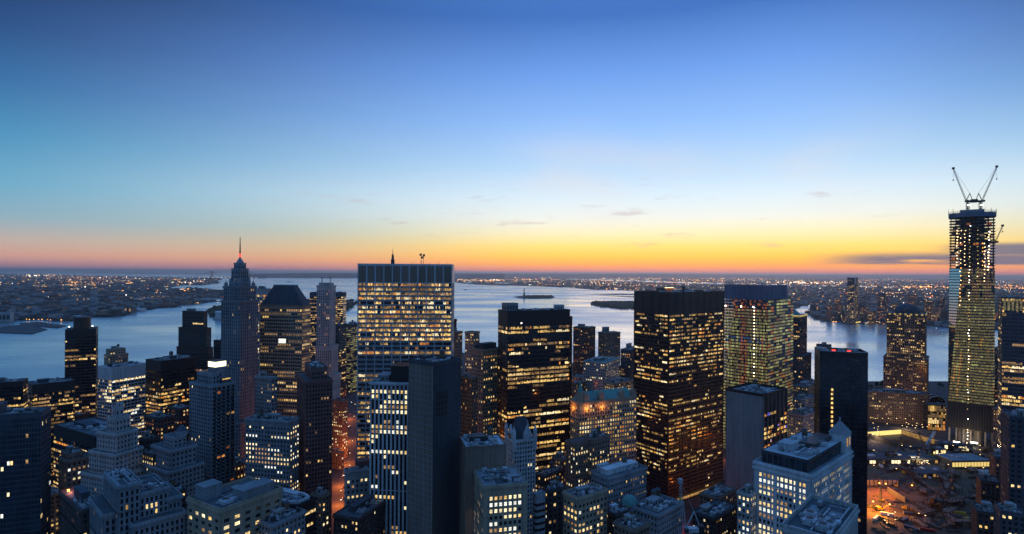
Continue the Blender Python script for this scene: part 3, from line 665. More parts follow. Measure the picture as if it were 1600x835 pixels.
# vent building in the harbour
g_ = G(344, 499, 0); t = thing('vent_house', 'white octagonal vent house standing in the water by the wooded island', 'building', (g_.x, g_.y, 0))
b = MB(); b.cyl(0, 0, 34, WZ, 2, 'concrete', 8); b.build('base', t)
b = MB(); b.cyl(0, 0, 25, 2, 36, 'stone_white', 8, 23); b.build('wall', t)
b = MB(); b.cyl(0, 0, 27, 36, 40, 'paint_white', 8, 22); b.build('roof', t)
# piers and sheds on the left shore
def quad_slab(name, pts, z, mat, label, cat='pier', th=5):
    P_ = [(G(a, c, z).x, G(a, c, z).y) for a, c in pts]; cx_ = sum(p[0] for p in P_) / len(P_); cy_ = sum(p[1] for p in P_) / len(P_)
    P_ = [(p[0] - cx_, p[1] - cy_) for p in P_]
    if sum(P_[i][0] * P_[(i + 1) % len(P_)][1] - P_[(i + 1) % len(P_)][0] * P_[i][1] for i in range(len(P_))) < 0: P_ = P_[::-1]
    b = MB(); b.prism(P_, -th, 0, mat)
    o = b.build(name); o.location = (cx_, cy_, z); o['label'] = label; o['category'] = cat; return o
quad_slab('pier', [(-8, 512), (40, 506.5), (74, 514.5), (50, 521.5), (-8, 519.5)], 0, 'granite_dark', 'wide flat dark pier at the far left water edge')
quad_slab('pier', [(30, 505), (60, 503), (104, 509), (90, 512.5), (60, 510)], 0, 'granite_dark', 'narrow dark pier just right of the flat left pier')
quad_slab('pier', [(158, 491), (170, 489.5), (186, 493), (180, 495.5), (165, 494.5)], 0, 'granite_dark', 'short dark pier at the tip of the long white sheds')
low_house(75, 497.5, 320, 60, 11, 'concrete', 'roof_pale', 'long pale pier shed with bright doors behind the left pier', 'pier_shed', -6, lit=['lamp_soft_gold', 'glass_dark', 'glass_dark', 'glass_dark'], group='sheds on the left shore')
low_house(128, 493.5, 270, 70, 12, 'concrete', 'roof_gravel', 'pale pier shed lit from inside above the round topped tower', 'pier_shed', 4, lit=['lit_gold_dim', 'lit_gold', 'glass_dark'], group='sheds on the left shore')
low_house(178, 486.5, 300, 70, 13, 'stone_white', 'roof_pale', 'long white warehouse at the water bend', 'pier_shed', 2, group='sheds on the left shore')
low_house(222, 473, 130, 40, 34, 'stone_white', 'roof_pale', 'tall pale block standing on the far left shore', 'warehouse', 10, gable=False, lit=['lit_gold_dim', 'glass_dark'])
low_house(3, 504, 60, 40, 44, 'stone_pale', 'roof_gravel', 'pale apartment slab at the left picture edge on the far shore', 'apartment_slab', 20, gable=False, lit=['glass_dark'])
low_house(250, 479, 170, 60, 12, 'brick_dark', 'slate', 'dark warehouse with lit doors on the cape', 'warehouse', 5, lit=['lit_gold_dim', 'lit_gold', 'glass_dark'])
low_house(325, 470.5, 260, 60, 12, 'stone_white', 'roof_pale', 'white warehouse at the tip of the cape', 'warehouse', -5, lit=['lit_cool', 'glass_dark'])
for k in range(36):
    px = rnd.uniform(5, 320); py = rnd.uniform(455, 492) if px < 240 else rnd.uniform(462, 474); g0 = G(px, py, 0)
    if not inside(brooklyn, g0.x, g0.y): continue
    low_house(px, py, rnd.uniform(40, 110), rnd.uniform(25, 50), rnd.uniform(14, 34), rnd.choice(['stone_brown', 'brick_dark', 'stone_tan', 'concrete', 'stone_pale']), rnd.choice(['roof_tar', 'roof_gravel', 'slate']),
              'flat roofed block on the far left shore', 'shore_block', rnd.uniform(-30, 30), gable=False, lit=['lit_gold_dim', 'glass_dark', 'glass_dark', 'lit_warm_dim'], group='flat roofed blocks on the far left shore')
# ---- statue
g_ = G(819, 465, 1); s_ = 1.0
t = thing('statue', 'green robed statue raising a torch on a tall stone pedestal', 'statue', (g_.x, g_.y, 1))
b = MB()
for i in range(2): b.prism([((40 - 22 * (j % 2)) * math.cos(6.2832 * j / 22) , (40 - 16 * (j % 2)) * math.sin(6.2832 * j / 22)) for j in range(22)], -2 + i * 6, 4 + i * 6 - .01, 'stone_grey') if i == 0 else b.box(-20, 20, -20, 20, 4, 9, 'stone_grey')
b.build('fort', t)
b = MB()
for (w0, w1, z0, z1) in ((13, 11, 9, 22), (11.6, 11.6, 22, 24), (10, 8.5, 24, 42), (10, 10, 42, 46), (7, 7, 46, 48)):
    b.prism([(-w0, -w0), (w0, -w0), (w0, w0), (-w0, w0)], z0, z1 - .01, 'stone_tan', [(-w1, -w1), (w1, -w1), (w1, w1), (-w1, w1)])
b.build('pedestal', t)
b = MB(); prof = [(5.4, 48), (5.0, 56), (4.6, 64), (4.3, 70), (4.6, 76), (3.4, 80), (1.4, 82), (1.5, 83), (2.1, 85), (1.9, 87.5), (.9, 89)]
for (r0, z0), (r1, z1) in zip(prof, prof[1:]): b.cyl(0, 0, r0, z0, z1, 'copper_green', 10, r1)
b.bar((3, 0, 78), (5.2, -1, 84), 2.6, 'copper_green'); b.bar((5.2, -1, 84), (5.8, -1, 93), 1.9, 'copper_green'); b.cyl(5.8, -1, .8, 93, 96, 'copper_green', 8, 1.5)
b.bar((-3.5, 0, 78), (-5, -2.5, 72), 2.4, 'copper_green'); b.box(-7, -3.4, -4.6, -3.4, 69, 76, 'copper_green')
for k in range(7): an = math.pi * (k + .5) / 7; b.bar((1.6 * math.cos(an), 0, 87), (4 * math.cos(an), 0, 87 + 3.6 * math.sin(an)), .5, 'copper_green')
b.build('figure', t)
b = MB(); b.cyl(5.8, -1, 1.2, 96, 99, 'lamp_warm', 8, .2); b.build('torch_flame', t)
# ---- suspension bridge far left
Yb = 14700.0
def bx(px): return UV(px, 424)[0] * Yb
t = thing('suspension_bridge', 'tiny two towered suspension bridge on the horizon left of the spire', 'bridge', (bx(331), Yb, 0))
x2 = bx(389) - bx(331)
for x in (0, x2):
    b = MB(); b.box(x - 22, x - 12, -8, 8, WZ, 250, 'metal_dark'); b.box(x + 12, x + 22, -8, 8, WZ, 250, 'metal_dark'); b.box(x - 11.9, x + 11.9, -7, 7, 232, 246, 'metal_dark'); b.box(x - 11.9, x + 11.9, -7, 7, 80, 94, 'metal_dark'); b.build('tower', t)
b = MB(); b.box(-450, x2 + 450, -15, 15, 70, 79, 'metal_dark'); b.build('deck', t)
b = MB()
for i in range(24):
    f0, f1 = i / 24, (i + 1) / 24; q = lambda f: 90 + 155 * (2 * f - 1) ** 2
    b.bar((x2 * f0, 0, q(f0)), (x2 * f1, 0, q(f1)), 6, 'metal_dark')
b.bar((0, 0, 245), (-450, 0, 80), 6, 'metal_dark'); b.bar((x2, 0, 245), (x2 + 450, 0, 80), 6, 'metal_dark'); b.build('cable', t)
b = MB()
for i in range(14): b.box(-300 + i * (x2 + 600) / 14 - 5, -300 + i * (x2 + 600) / 14 + 5, -17, -16, 80, 88, 'lamp_warm')
b.build('deck_lamp', t)['kind'] = 'stuff'
# ---- boats
def boat(px, py, Lh, label, lit=True, a=0, kind='ferry'):
    g_ = G(px, py, WZ); t = thing('boat', label, 'boat', (g_.x, g_.y, WZ), R(a), 'boats on the bay')
    b = MB(); w = Lh * .2
    b.prism([(-Lh / 2, -w / 2), (Lh * .3, -w / 2), (Lh / 2, 0), (Lh * .3, w / 2), (-Lh / 2, w / 2)], 0, Lh * .07, 'steel_black', [(-Lh / 2, -w * .55), (Lh * .32, -w * .55), (Lh * .54, 0), (Lh * .32, w * .55), (-Lh / 2, w * .55)]); b.build('hull', t)
    b = MB(); b.box(-Lh * .38, Lh * .25, -w * .4, w * .4, Lh * .071, Lh * .16, 'paint_white'); b.box(-Lh * .3, -Lh * .05 , -w * .3, w * .3, Lh * .161, Lh * .22, 'paint_white'); b.build('cabin', t)
    b = MB(); b.cyl(-Lh * .2, 0, w * .12, Lh * .22, Lh * .3, 'metal_dark', 8); b.build('funnel', t)
    if lit:
        b = MB(); b.box(-Lh * .36, Lh * .23, -w * .42, -w * .401, Lh * .095, Lh * .13, 'lit_pale'); b.build('window', t)
boat(410, 435.5, 120, 'large lit ferry on the water right of the spire'); boat(430, 434.3, 110, 'lit boat beyond the pyramid roof'); boat(455, 435.0, 90, 'boat at the foot of the far hills', False)
boat(728, 453.5, 60, 'small boat with a wake right of the broad office tower', False, 20); boat(452, 441, 100, 'tug on the pale water between the pyramid roof and the slender tower', False, 10)
boat(1297, 500.5, 45, 'brightly lit ferry docked at the far right quay', True, 0); boat(1357, 507, 60, 'pale ferry moored off the far right shore', True, 5)
boat(1412, 534.5, 26, 'small dark barge in the channel right of the domed tower', False, 0)
# long wake streaks: foam on the left river
# ================================================================== the towers
def T(label, cx, ty, lx, rx, Y, a, stR, stL=None, w=None, l=None, z0=0, **kw):
    """a building made of one box; returns the builder"""
    cl = kw.pop('cl', {}); small = kw.pop('small', False); fin = kw.pop('fin', True); rm = kw.pop('roofmat', 'roof_tar'); par = kw.pop('parapet', 1.1)
    B = Building(label, cx, ty, Y, a, **kw); B.small = small
    rect = B.box_px(cx, ty, lx, rx, Y, w, l)
    B.tier(rect, z0, stR, stL or stR, roofmat=rm, parapet=par)
    if cl is not None: B.clutter(**cl)
    if fin: B.done(small)
    return B
def add(B, cx, ty, lx, rx, Y, stR, stL=None, w=None, l=None, z0=0, roofmat='roof_tar', cl=None, parapet=1.1):
    rect = B.box_px(cx, ty, lx, rx, Y, w, l); B.tier(rect, z0, stR, stL or stR, roofmat=roofmat, parapet=parapet)
    if cl is not None: B.clutter(**cl)
    return rect
band = lambda **k: ST(**{**dict(kind='band', fh=3.9, bw=7, pf=.05, sf=.42, rel=.35, sub=4, lit=.5, pal='gold', wall='steel_black', hor=True, top=5), **k})
grid = lambda **k: ST(**{**dict(kind='grid', fh=3.7, bw=3.0, pf=.5, sf=.5, rel=.45, lit=.15, pal='warm', wall='stone_grey', top=2, runs=.25), **k})
blank = lambda **k: ST(**{**dict(kind='blank', bw=3, rel=.5, wall='concrete', top=1), **k})

# ---- nearest left
T('dark gridded glass slab filling the lower left corner', 64, 646, None, None, 420, 112, grid(fh=3.6, bw=1.6, pf=.14, sf=.2, lit=.03, wall='granite_dark', rel=.25, pal='pale', top=3), w=22, l=40, cl=dict(n=7, fans=2), glassless=None) if False else None
B = Building('dark gridded glass slab filling the lower left corner', 64, 646, 420, 112, name='glass_slab')
r_ = B.box_px(64, 646, None, None, 420, 20, 48); B.tier(r_, 0, grid(fh=3.7, bw=1.8, pf=.16, sf=.24, lit=.03, wall='slate', rel=.25, pal='pale', top=3, glass='glass_blue'), grid(fh=3.7, bw=1.8, pf=.16, sf=.24, lit=.05, wall='slate', rel=.25, pal='pale', top=3, glass='glass_blue')); B.clutter(n=6, bulk=0)
B.bulkhead(r_[0] + 1, r_[1] - 1, r_[2] + 26, r_[3] - 1, r_[4] + .25, r_[4] + 6.5, 'slate', False); B.done()
T('dark office block behind the gridded slab at the left edge', 36, 597, None, None, 640, 118, band(lit=.5, pal='dim', sub=3, bw=6), w=20, l=60, cl=dict(n=4))
T('dark block with amber floor strips left of the round topped tower', 51, 603, None, 117, 560, 47, band(lit=.42, pal='dim', fh=3.6, top=9, bw=5, wall='steel_bronze'), l=24, cl=dict(n=4, fans=1, mat='slate', hb=3))
B = Building('slender dark tower crowned by a big round drum', 150, 515, 760, 122, name='office_tower')
r_ = B.box_px(150, 515, 102, None, 760, 34, None); st = band(lit=.45, pal='dim', fh=4, top=9, bw=5, sub=3, wall='steel_bronze', dark=[(.6, .74), (.9, 1)])
B.tier(r_, 0, st, st); b = MB(); cxm = (r_[0] + r_[1]) / 2; cym = (r_[2] + r_[3]) / 2; b.cyl(cxm, cym, 9.5, r_[4] + .3, r_[4] + 15, 'steel_bronze', 20); b.cyl(cxm, cym, 9.9, r_[4] + 15.003, r_[4] + 16, 'metal_dark', 20); b.build('drum', B.root)
for q in (.12, .88):
    b = MB(); b.cyl(r_[0] + 2, r_[2] + (r_[3] - r_[2]) * q, .3, r_[4], r_[4] + 4, 'metal_dark', 6); b.cyl(r_[0] + 2, r_[2] + (r_[3] - r_[2]) * q, .7, r_[4] + 4.003, r_[4] + 5, 'lamp_white', 6); b.build('beacon', B.root)
B.done()
B = T('small pale mansard roofed block near the river', 172, 556, 163, 200, 1000, 62, grid(fh=4, bw=4.5, lit=.3, wall='stone_tan', pal='dim'), cl=None, fin=False, name='masonry_building')
add(B, 172, 547, 166, 196, 1004, grid(fh=4, bw=4.5, lit=.1, wall='stone_tan'), z0=B.rects[0][4], cl=dict(n=2, bulk=1, fans=0, hb=4)); B.done()
T('white gridded office block with lights at its foot', 175, 576, 153.6, 227, 660, 66, band(fh=3.7, sf=.34, bw=4.5, pf=.13, sub=3, lit=.36, pal='pale', wall='stone_white', top=14, rel=.5), cl=dict(n=5, mat='metal_dark', hb=3), roofmat='roof_pale')
T('dark slab with thin pale mullions right of the white office block', 226, 574, 218, 252, 780, 66, grid(kind='grid', fh=3.8, bw=4, pf=.1, sf=.5, lit=.2, wall='granite_dark', top=6), cl=dict(n=3))
B = T('broad black office block striped with bright amber floors', 252, 566, 228, 305, 640, 62, band(lit=.62, pal='gold', top=11, fh=3.9, bw=6, dark=[(.86, 1)]), cl=dict(n=5, mat='slate', hb=3)) 
B = Building('stepped dark glass tower standing at the river', 318, 488, 880, 75, name='office_tower')
st = band(lit=.5, pal='ember', fh=3.9, bw=6, sub=2, top=9, wall='steel_bronze', dark=[(.8, 1)]); r_ = B.box_px(318, 488, 285, 324, 880); B.tier(r_, 0, st, st); B.clutter(n=2, fans=0)
r_ = B.box_px(322, 514, 279, 330, 872); B.tier(r_, 0, st, st); r_ = B.box_px(325, 545, 276, 333, 868); B.tier(r_, 0, st, st); B.done()
T('narrow black block half hidden between stepped glass tower and spire', 348, 533, 334, 351, 760, 88, band(lit=.03, pal='dim', wall='steel_black'), cl=dict(n=1, fans=0, bulk=0))

def centred(B, cx, hw, ty, Y, z0, stR, stL=None, roofmat='roof_tar', parapet=1.0, k=1.0, core='glass_dark'):
    """a square storey block centred on the building axis, hw = half its silhouette in photo pixels"""
    th = math.atan(UV(cx, ty)[0]); q = B.a + th
    s_ = 2 * hw / F * Y / (abs(math.cos(q)) + abs(math.sin(q)) * k); z = P(cx, ty, Y).z
    x0, y0 = B.local(P(cx, ty, Y)); rect = (x0 - s_ / 2, x0 + s_ / 2, y0 - s_ * k / 2, y0 + s_ * k / 2, z)
    B.tier(rect, z0, stR, stL or stR, roofmat=roofmat, parapet=parapet, core=core); return rect

# ---- the spired tower
B = Building('tall grey stone skyscraper with needle spire and red beacon', 375, 448, 640, 72, name='spired_skyscraper')
g1 = grid(fh=3.7, bw=2.9, pf=.55, sf=.36, lit=.05, wall='stone_grey', pal='dim', rel=.7, top=2.5, big=0)
z_prev = 0
for hw, ty, zb in ((30, 655, 0), (25.5, 470, 0), (22.5, 448, 0), (14.5, 441, 0), (11.5, 421, 0), (8, 412.5, 0)):
    r_ = centred(B, 375, hw, ty, 640, 0 if hw > 22 else z_prev - 1, g1); z_prev = r_[4]
b = MB(); x0, y0 = B.local(P(375, 412, 640)); s_ = (r_[1] - r_[0]) / 2
b.prism([(x0 - s_ * .8, y0 - s_ * .8), (x0 + s_ * .8, y0 - s_ * .8), (x0 + s_ * .8, y0 + s_ * .8), (x0 - s_ * .8, y0 + s_ * .8)], z_prev + .3, z_prev + 5, 'stone_grey', [(x0 + i * s_ * .35, y0 + j * s_ * .35) for i, j in ((-1, -1), (1, -1), (1, 1), (-1, 1))]); b.cyl(x0, y0, s_ * .4, z_prev + 5.003, z_prev + 8, 'stone_grey', 8, .5); b.build('crown', B.root)
b = MB(); b.cyl(x0, y0, .9, z_prev + 8.003, z_prev + 30, 'metal_dark', 8, .3); b.build('spire', B.root)
b = MB(); b.cyl(x0, y0, 1.3, z_prev + 8.01, z_prev + 11, 'lamp_red', 8, 1.0); b.build('beacon', B.root)
for dx in (-1, 1):
    for dy in (-1, 1):
        for q, zz in ((11, B.rects[2][4]), (8, B.rects[3][4])):
            s2 = (B.rects[2][1] - B.rects[2][0]) / 2 - 1.6 if q == 11 else (B.rects[3][1] - B.rects[3][0]) / 2 - 1.2
            b = MB(); b.box(x0 + dx * s2 - 1.4, x0 + dx * s2 + 1.4, y0 + dy * s2 - 1.4, y0 + dy * s2 + 1.4, zz, zz + 4, 'stone_grey'); b.cyl(x0 + dx * s2, y0 + dy * s2, 1.2, zz + 4.003, zz + 6.5, 'stone_grey', 6, .1); b.build('pinnacle', B.root)
B.done()
T('white framed slab with lit bays right behind the spired tower', 420, 453, 397, 428, 760, 80, grid(fh=3.9, bw=4.6, pf=.28, sf=.4, lit=.4, wall='stone_pale', pal='gold', top=7), cl=dict(n=4, fans=2))
# ---- pyramid roofed tower
B = Building('stout tower under a truncated dark pyramid roof', 472, 480, 660, 80, name='office_tower')
st = grid(fh=3.95, bw=2.7, pf=.22, sf=.42, lit=.75, pal='dim', wall='stone_tan', rel=.45, top=3, runs=.7, floorvar=.5); st2 = dict(st); st2['lit'] = .4
r_ = B.box_px(472, 480, 407, 485, 660); B.tier(r_, 0, st, st2); x0, x1, y0, y1, z = r_
zt = z + 24; b = MB(); b.box(x0 - 1.2, x1 + 1.2, y0 - 1.2, y1 + 1.2, z + .3, z + 2.2, 'stone_brown'); w_, l_ = x1 - x0, y1 - y0
b.prism([(x0, y0), (x1, y0), (x1, y1), (x0, y1)], z + 2.21, zt, 'slate', [(x0 + w_ * .26, y0 + l_ * .26), (x1 - w_ * .26, y0 + l_ * .26), (x1 - w_ * .26, y1 - l_ * .26), (x0 + w_ * .26, y1 - l_ * .26)]); b.build('pyramid_roof', B.root)
b = MB(); b.box(x0 + w_ * .25, x1 - w_ * .25, y0 + l_ * .25, y1 - l_ * .25, zt + .003, zt + 1.2, 'copper_green')
b.build('roof_cap', B.root)
b = MB(); b.box(x0 - .5, x0 - .3, y1 - l_ * .62, y1 - l_ * .45, z - 42, z - 37, 'lit_white'); b.build('lit_lounge', B.root)
B.done()
T('small stepped stone building before the foot of the spire', 424, 592, 399, 433, 520, 62, grid(fh=3.5, bw=2.8, lit=.12, wall='stone_grey', pal='warm'), cl=dict(n=3, bulk=1), name='masonry_building')
# ---- slender chamfered tower with two small cranes
T('wide dark office block behind the slender pale tower', 536, 458, 484, 541, 1150, 92, band(fh=3.9, bw=5, sub=3, lit=.5, pal='dim', wall='slate', top=8, rel=.3), cl=dict(n=4, fans=2))
B = Building('slender pale stone tower with lit arches at its top', 510, 443, 800, 84, name='stone_tower')
g2 = grid(fh=3.7, bw=2.7, pf=.55, sf=.34, lit=.10, wall='stone_pale', pal='ember', rel=.6, top=6)
r_ = centred(B, 510, 13.5, 447, 800, 0, g2); centred(B, 510, 10.5, 443, 800, r_[4] - 1, g2); centred(B, 511, 20, 585, 800, 0, g2); centred(B, 511, 16.5, 540, 800, 0, g2)
z = B.rects[1][4]; B.done()
def derrick(label, px, py, Y, hm, hj, dx, name='tower_crane', mat='metal_dark', w=1.2, base_z=None, lamps=False, mastw=3, arm_px=None, counter=True):
    """luffing crane: mast, turntable with cab and ballast, A frame, lattice jib"""
    c = P(px, py, Y); t = thing(name, label, 'crane', (c.x, c.y, c.z))
    b = MB(); h = mastw / 2
    for i in (-1, 1):
        for j in (-1, 1): b.bar((i * h, j * h, 0), (i * h, j * h, hm), .5, mat)
    n = max(2, int(hm / mastw)); 
    for k in range(n):
        z0, z1 = hm * k / n, hm * (k + 1) / n
        for (a0, b0, a1, b1) in ((-h, -h, h, -h), (h, -h, h, h), (h, h, -h, h), (-h, h, -h, -h)):
            b.bar((a0, b0, z0), (a1, b1, z1), .3, mat); b.bar((a0, b0, z1), (a1, b1, z1), .3, mat)
    b.build('mast', t)
    s_ = 1 if dx > 0 else -1
    b = MB(); b.box(-3 - 5 * (s_ > 0), 3 + 5 * (s_ < 0), -2.2, 2.2, hm + .01, hm + 2.6, mat); b.box(-s_ * 9.2, -s_ * 5.6, -2.4, 2.4, hm - .6, hm + 4.2, 'steel_black'); b.build('counterweight', t)
    b = MB(); b.box(s_ * 1.5, s_ * 4, -3.6, -2.25, hm + .2, hm + 3, 'glass_blue'); b.build('cab', t)
    top = Vector((-s_ * 3.0, 0, hm + 13)); foot = Vector((s_ * 2, 0, hm + 2.5)); tip = foot + Vector((dx, 0, hj))
    b = MB(); b.bar(foot, top, .7, mat); b.bar((-s_ * 7, 0, hm + 2.5), top, .6, mat); b.build('a_frame', t)
    b = MB(); d_ = (tip - foot); n = max(6, int(d_.length / 3.2)); e = Vector((0, 1, 0)); up = d_.normalized().cross(e) * s_ * -1
    for k in range(n):
        f0, f1 = k / n, (k + 1) / n; tp = lambda f: w * (1 if f < .85 else 1 - (f - .85) * 4)
        A0, A1 = foot + d_ * f0, foot + d_ * f1
        for sgn in (-1, 1):
            b.bar(A0 + e * sgn * tp(f0), A1 + e * sgn * tp(f1), .24, mat)
            b.bar(A0 + e * sgn * tp(f0), A1 + up * tp(f1) * 1.7, .17, mat)
        b.bar(A0 + up * tp(f0) * 1.7, A1 + up * tp(f1) * 1.7, .24, mat); b.bar(A0 + e * tp(f0), A1 - e * tp(f1), .22, mat)
    b.box(tip.x - 1.3, tip.x + 1.3, -1.2, 1.2, tip.z - 1.5, tip.z + 1.5, mat); b.build('jib', t)
    b = MB(); b.bar(top, tip, .18, mat); b.bar(tip, tip - Vector((0, 0, hj * .35)), .15, mat); b.box(tip.x - .6, tip.x + .6, -.6, .6, tip.z - hj * .35 - 1.8, tip.z - hj * .35, 'paint_yellow'); b.build('cable', t)
    if lamps:
        b = MB(); b.box(-1.9, 1.9, -2.4, -1.6, hm * .62, hm * .62 + 1.3, 'lamp_white'); b.build('flood_lamp', t)
    return t
for px, lab in ((503, 'small crane on the left of the slender pale tower roof'), (516, 'small crane on the right of the slender pale tower roof')):
    c = P(px, 443, 800); t = thing('roof_crane', lab, 'crane', (c.x, c.y, z + .3), 0)
    b = MB(); b.bar((0, 0, 0), (0, 0, 7), .8, 'metal_dark'); b.build('mast', t); b = MB(); b.bar((-4.5, 0, 7.3), (4.5, 0, 7.3), .6, 'metal_dark'); b.bar((0, 0, 7.6), (0, 0, 9), .4, 'metal_dark'); b.build('jib', t)
# ---- reddish tower and neighbours
B = Building('reddish brown brick tower with small dark windows', 478, 598, 480, 28, name='brick_tower')
g3 = grid(fh=3.5, bw=2.4, pf=.42, sf=.42, lit=.04, wall='brick_red', pal='dim', rel=.4, top=3)
r_ = B.box_px(478, 598, 465, 519, 480); B.tier(r_, 0, g3, g3); r2 = B.box_px(487, 577, 477, 511, 487); B.tier(r2, r_[4], g3, g3); B.clutter(n=3, bulk=1, hb=2, fans=1); B.done()
T('slim pale tower peeking out right of the brown brick tower', 524, 562, 516, 534, 1000, 60, grid(fh=3.7, bw=2.6, lit=.12, wall='stone_grey', pal='warm'), cl=dict(n=1, bulk=1, fans=0, hb=9))
T('dark slab right of the slender pale tower', 530, 509, 522, 541, 880, 70, band(lit=.2, pal='dim', wall='granite_dark', fh=4), cl=dict(n=2))
T('greenish glass block wedged left of the broad white mullioned tower', 548, 508, 536, 566, 1150, 66, band(fh=4, bw=4, sub=2, lit=.45, pal='site', wall='granite_dark', top=6), cl=dict(n=2, fans=1))
T('brown masonry block along the lamp lit street', 535, 628, 519, 543, 745, 62, grid(lit=.3, wall='stone_brown', pal='warm', fh=3.7, bw=3), cl=dict(n=2), name='masonry_building')
T('low block where the lamp lit street bends', 533, 709, 517, 537, 705, 62, grid(lit=.25, wall='stone_brown', pal='warm', fh=3.7, bw=3), cl=dict(n=2), name='masonry_building')
# ---- broad tower with white mullions
B = Building('broad tower of white mullions and amber office floors with blank top', 706, 415, 520, 93, name='office_tower')
st = band(fh=4.05, bw=7.6, pf=.10, sf=.42, sub=8, lit=.8, pal='gold', wall='metal_pale', sp='stone_grey', rel=.7, top=16.5, hor=False, runs=.6, dark=[(.66, .72)])
r_ = B.box_px(706, 415, 560, None, 520, 36, None); B.tier(r_, 0, st, st, roofmat='roof_gravel')
x0, x1, y0, y1, z = r_; b = MB()
L_ = y1 - y0
nb = round(L_ / 7.6)
for i in range(nb + 1): b.box(x0 - .95, x0 - .66, y0 + i * L_ / nb - .4, y0 + i * L_ / nb + .4, 0, z + .3, 'metal_pale')
b.build('mullion', B.root)
b = MB(); 
for i in range(nb): b.box(x0 - .72, x0 - .66, y0 + i * L_ / nb + .6, y0 + (i + 1) * L_ / nb - .6, z - 15.6, z - .8, 'stone_brown')
b.build('louvre', B.root)
b = MB(); b.bar((x0 + 3, y0 + L_ * .31, z), (x0 + 3, y0 + L_ * .31, z + 6), .35, 'metal_dark'); b.bar((x0 + 3, y0 + L_ * .335, z), (x0 + 3, y0 + L_ * .335, z + 9), .35, 'metal_dark')
for (u, h_) in ((.305, 9), (.34, 9.5), (.32, 7)): b.box(x0 + 2.4, x0 + 3.6, y0 + L_ * u - 1.0, y0 + L_ * u + 1.0, z + h_ - 1, z + h_ + 1, 'stone_brown')
b.build('antenna', B.root)
b = MB(); yy = y0 + L_ * .64; b.cyl(x0 + 3, yy, 1.7, z, z + 5, 'metal_dark', 10); b.cyl(x0 + 3, yy, 1.2, z + 5.003, z + 9.5, 'metal_dark', 10, .9); b.cyl(x0 + 3, yy, .35, z + 9.51, z + 15, 'metal_dark', 6, .1); b.build('mast', B.root)
for k in range(5): b = MB(); b.bar((x0 + 2, y0 + L_ * (.06 + .09 * k), z), (x0 + 2, y0 + L_ * (.06 + .09 * k), z + 3 + k % 2), .2, 'metal_dark'); b.build('whip_antenna', B.root)
B.done()
T('stepped brown masonry shaft right behind the broad mullioned tower', 712, 500, 690, 713, 720, 70, grid(lit=.2, wall='brick_dark', pal='warm'), cl=None, name='masonry_building')
T('lower brown setback block right of the broad mullioned tower', 716, 520, 700, 722, 700, 70, grid(lit=.25, wall='stone_brown', pal='warm'), cl=dict(n=1, fans=0), name='masonry_building')
# ---- striped slab and blank slab
B = Building('narrow slab of white vertical ribs in front of the broad tower', 638, 600, 430, 84, name='striped_slab')
st = grid(fh=3.75, bw=3.3, pf=.44, sf=.30, rel=.9, lit=.32, pal='pale', wall='stone_white', sp='steel_black', top=1.2, runs=.45, floorvar=1)
r_ = B.box_px(638, 600, 580, None, 430, 24, None); B.tier(r_, 0, st, st); x0, x1, y0, y1, z = r_
B.bulkhead(x0 + 3, x1 - 2, y0 + .5, y0 + (y1 - y0) * .5, z + .25, z + 12, 'steel_black', False); B.bulkhead(x0 + 5, x1 - 3, y0 + (y1 - y0) * .58, y1 - 3, z + .25, z + 4.5, 'roof_gravel'); B.fan(x0 + 4, y1 - 4, z + .25, 1.4); B.done()
B = Building('huge blank dark stone slab rising at centre', 677, 573, 385, 52, name='blank_slab')
r_ = B.box_px(677, 573, 639, 720, 385); B.tier(r_, 0, blank(wall='granite_dark', bw=30, rel=.3), blank(wall='stone_brown', bw=30, rel=.3), core='granite_dark', parapet=3)
x0, x1, y0, y1, z = r_
b = MB()
for k in range(int(z // 4)):
    zz = z - 4 - k * 4; b.box(x0 + .1, x1, y0 - .40, y0 - .305, zz, zz + .35, 'slate'); b.box(x0 - .40, x0 - .305, y0 + .1, y1, zz, zz + .35, 'stone_grey')
for k in range(8): b.box(x0 + (x1 - x0) * k / 8, x0 + (x1 - x0) * k / 8 + .35, y0 - .44, y0 - .306, 0, z, 'granite_dark')
for k in range(6): b.box(x0 - .44, x0 - .306, y0 + (y1 - y0) * k / 6, y0 + (y1 - y0) * k / 6 + .35, 0, z, 'stone_grey')
b.build('panel_joint', B.root)
b = MB(); b.box(x0 + 3, x0 + 4.5, y0 + 4, y1 - 3, z + 1, z + 2, 'metal_pale'); b.box(x0 + 5, x1 - 3, y1 - 6, y1 - 5, z + 1, z + 2, 'metal_pale'); b.build('roof_rail', B.root)
b = MB(); b.box(x0 + (x1 - x0) * .1, x0 + (x1 - x0) * .5, y0 - .34, y0 - .2, z - 34, z - 18, 'steel_black'); b.build('louvre', B.root); B.clutter(n=4, fans=2, bulk=0); B.done()
# ---- between centre and black tower
B = Building('slim stone tower with arched top windows', 747, 520, 795, 60, name='stone_tower'); g4 = grid(lit=.3, wall='stone_tan', pal='warm', fh=3.8)
r_ = centred(B, 738, 11, 519, 800, 0, g4); B.done()
B = Building('yellow lit masonry tower with two dark roof boxes', 755, 548, 590, 42, name='masonry_tower')
g5 = grid(lit=.55, wall='stone_tan', pal='gold', fh=3.8, bw=3.1, runs=.5, top=6); g5b = grid(lit=.14, wall='stone_tan', pal='warm', fh=3.8, bw=3.1, top=6)
r_ = B.box_px(755, 548, 737, 784, 590); B.tier(r_, 0, g5, g5b); x0, x1, y0, y1, z = r_
B.bulkhead(x0 + 2, x0 + (x1 - x0) * .8, y0 + 3, y0 + 12, z + .25, z + 6, 'slate'); B.bulkhead(x0 + 2, x0 + (x1 - x0) * .6, y0 + 15, y1 - 2, z + .25, z + 4, 'slate'); B.done()
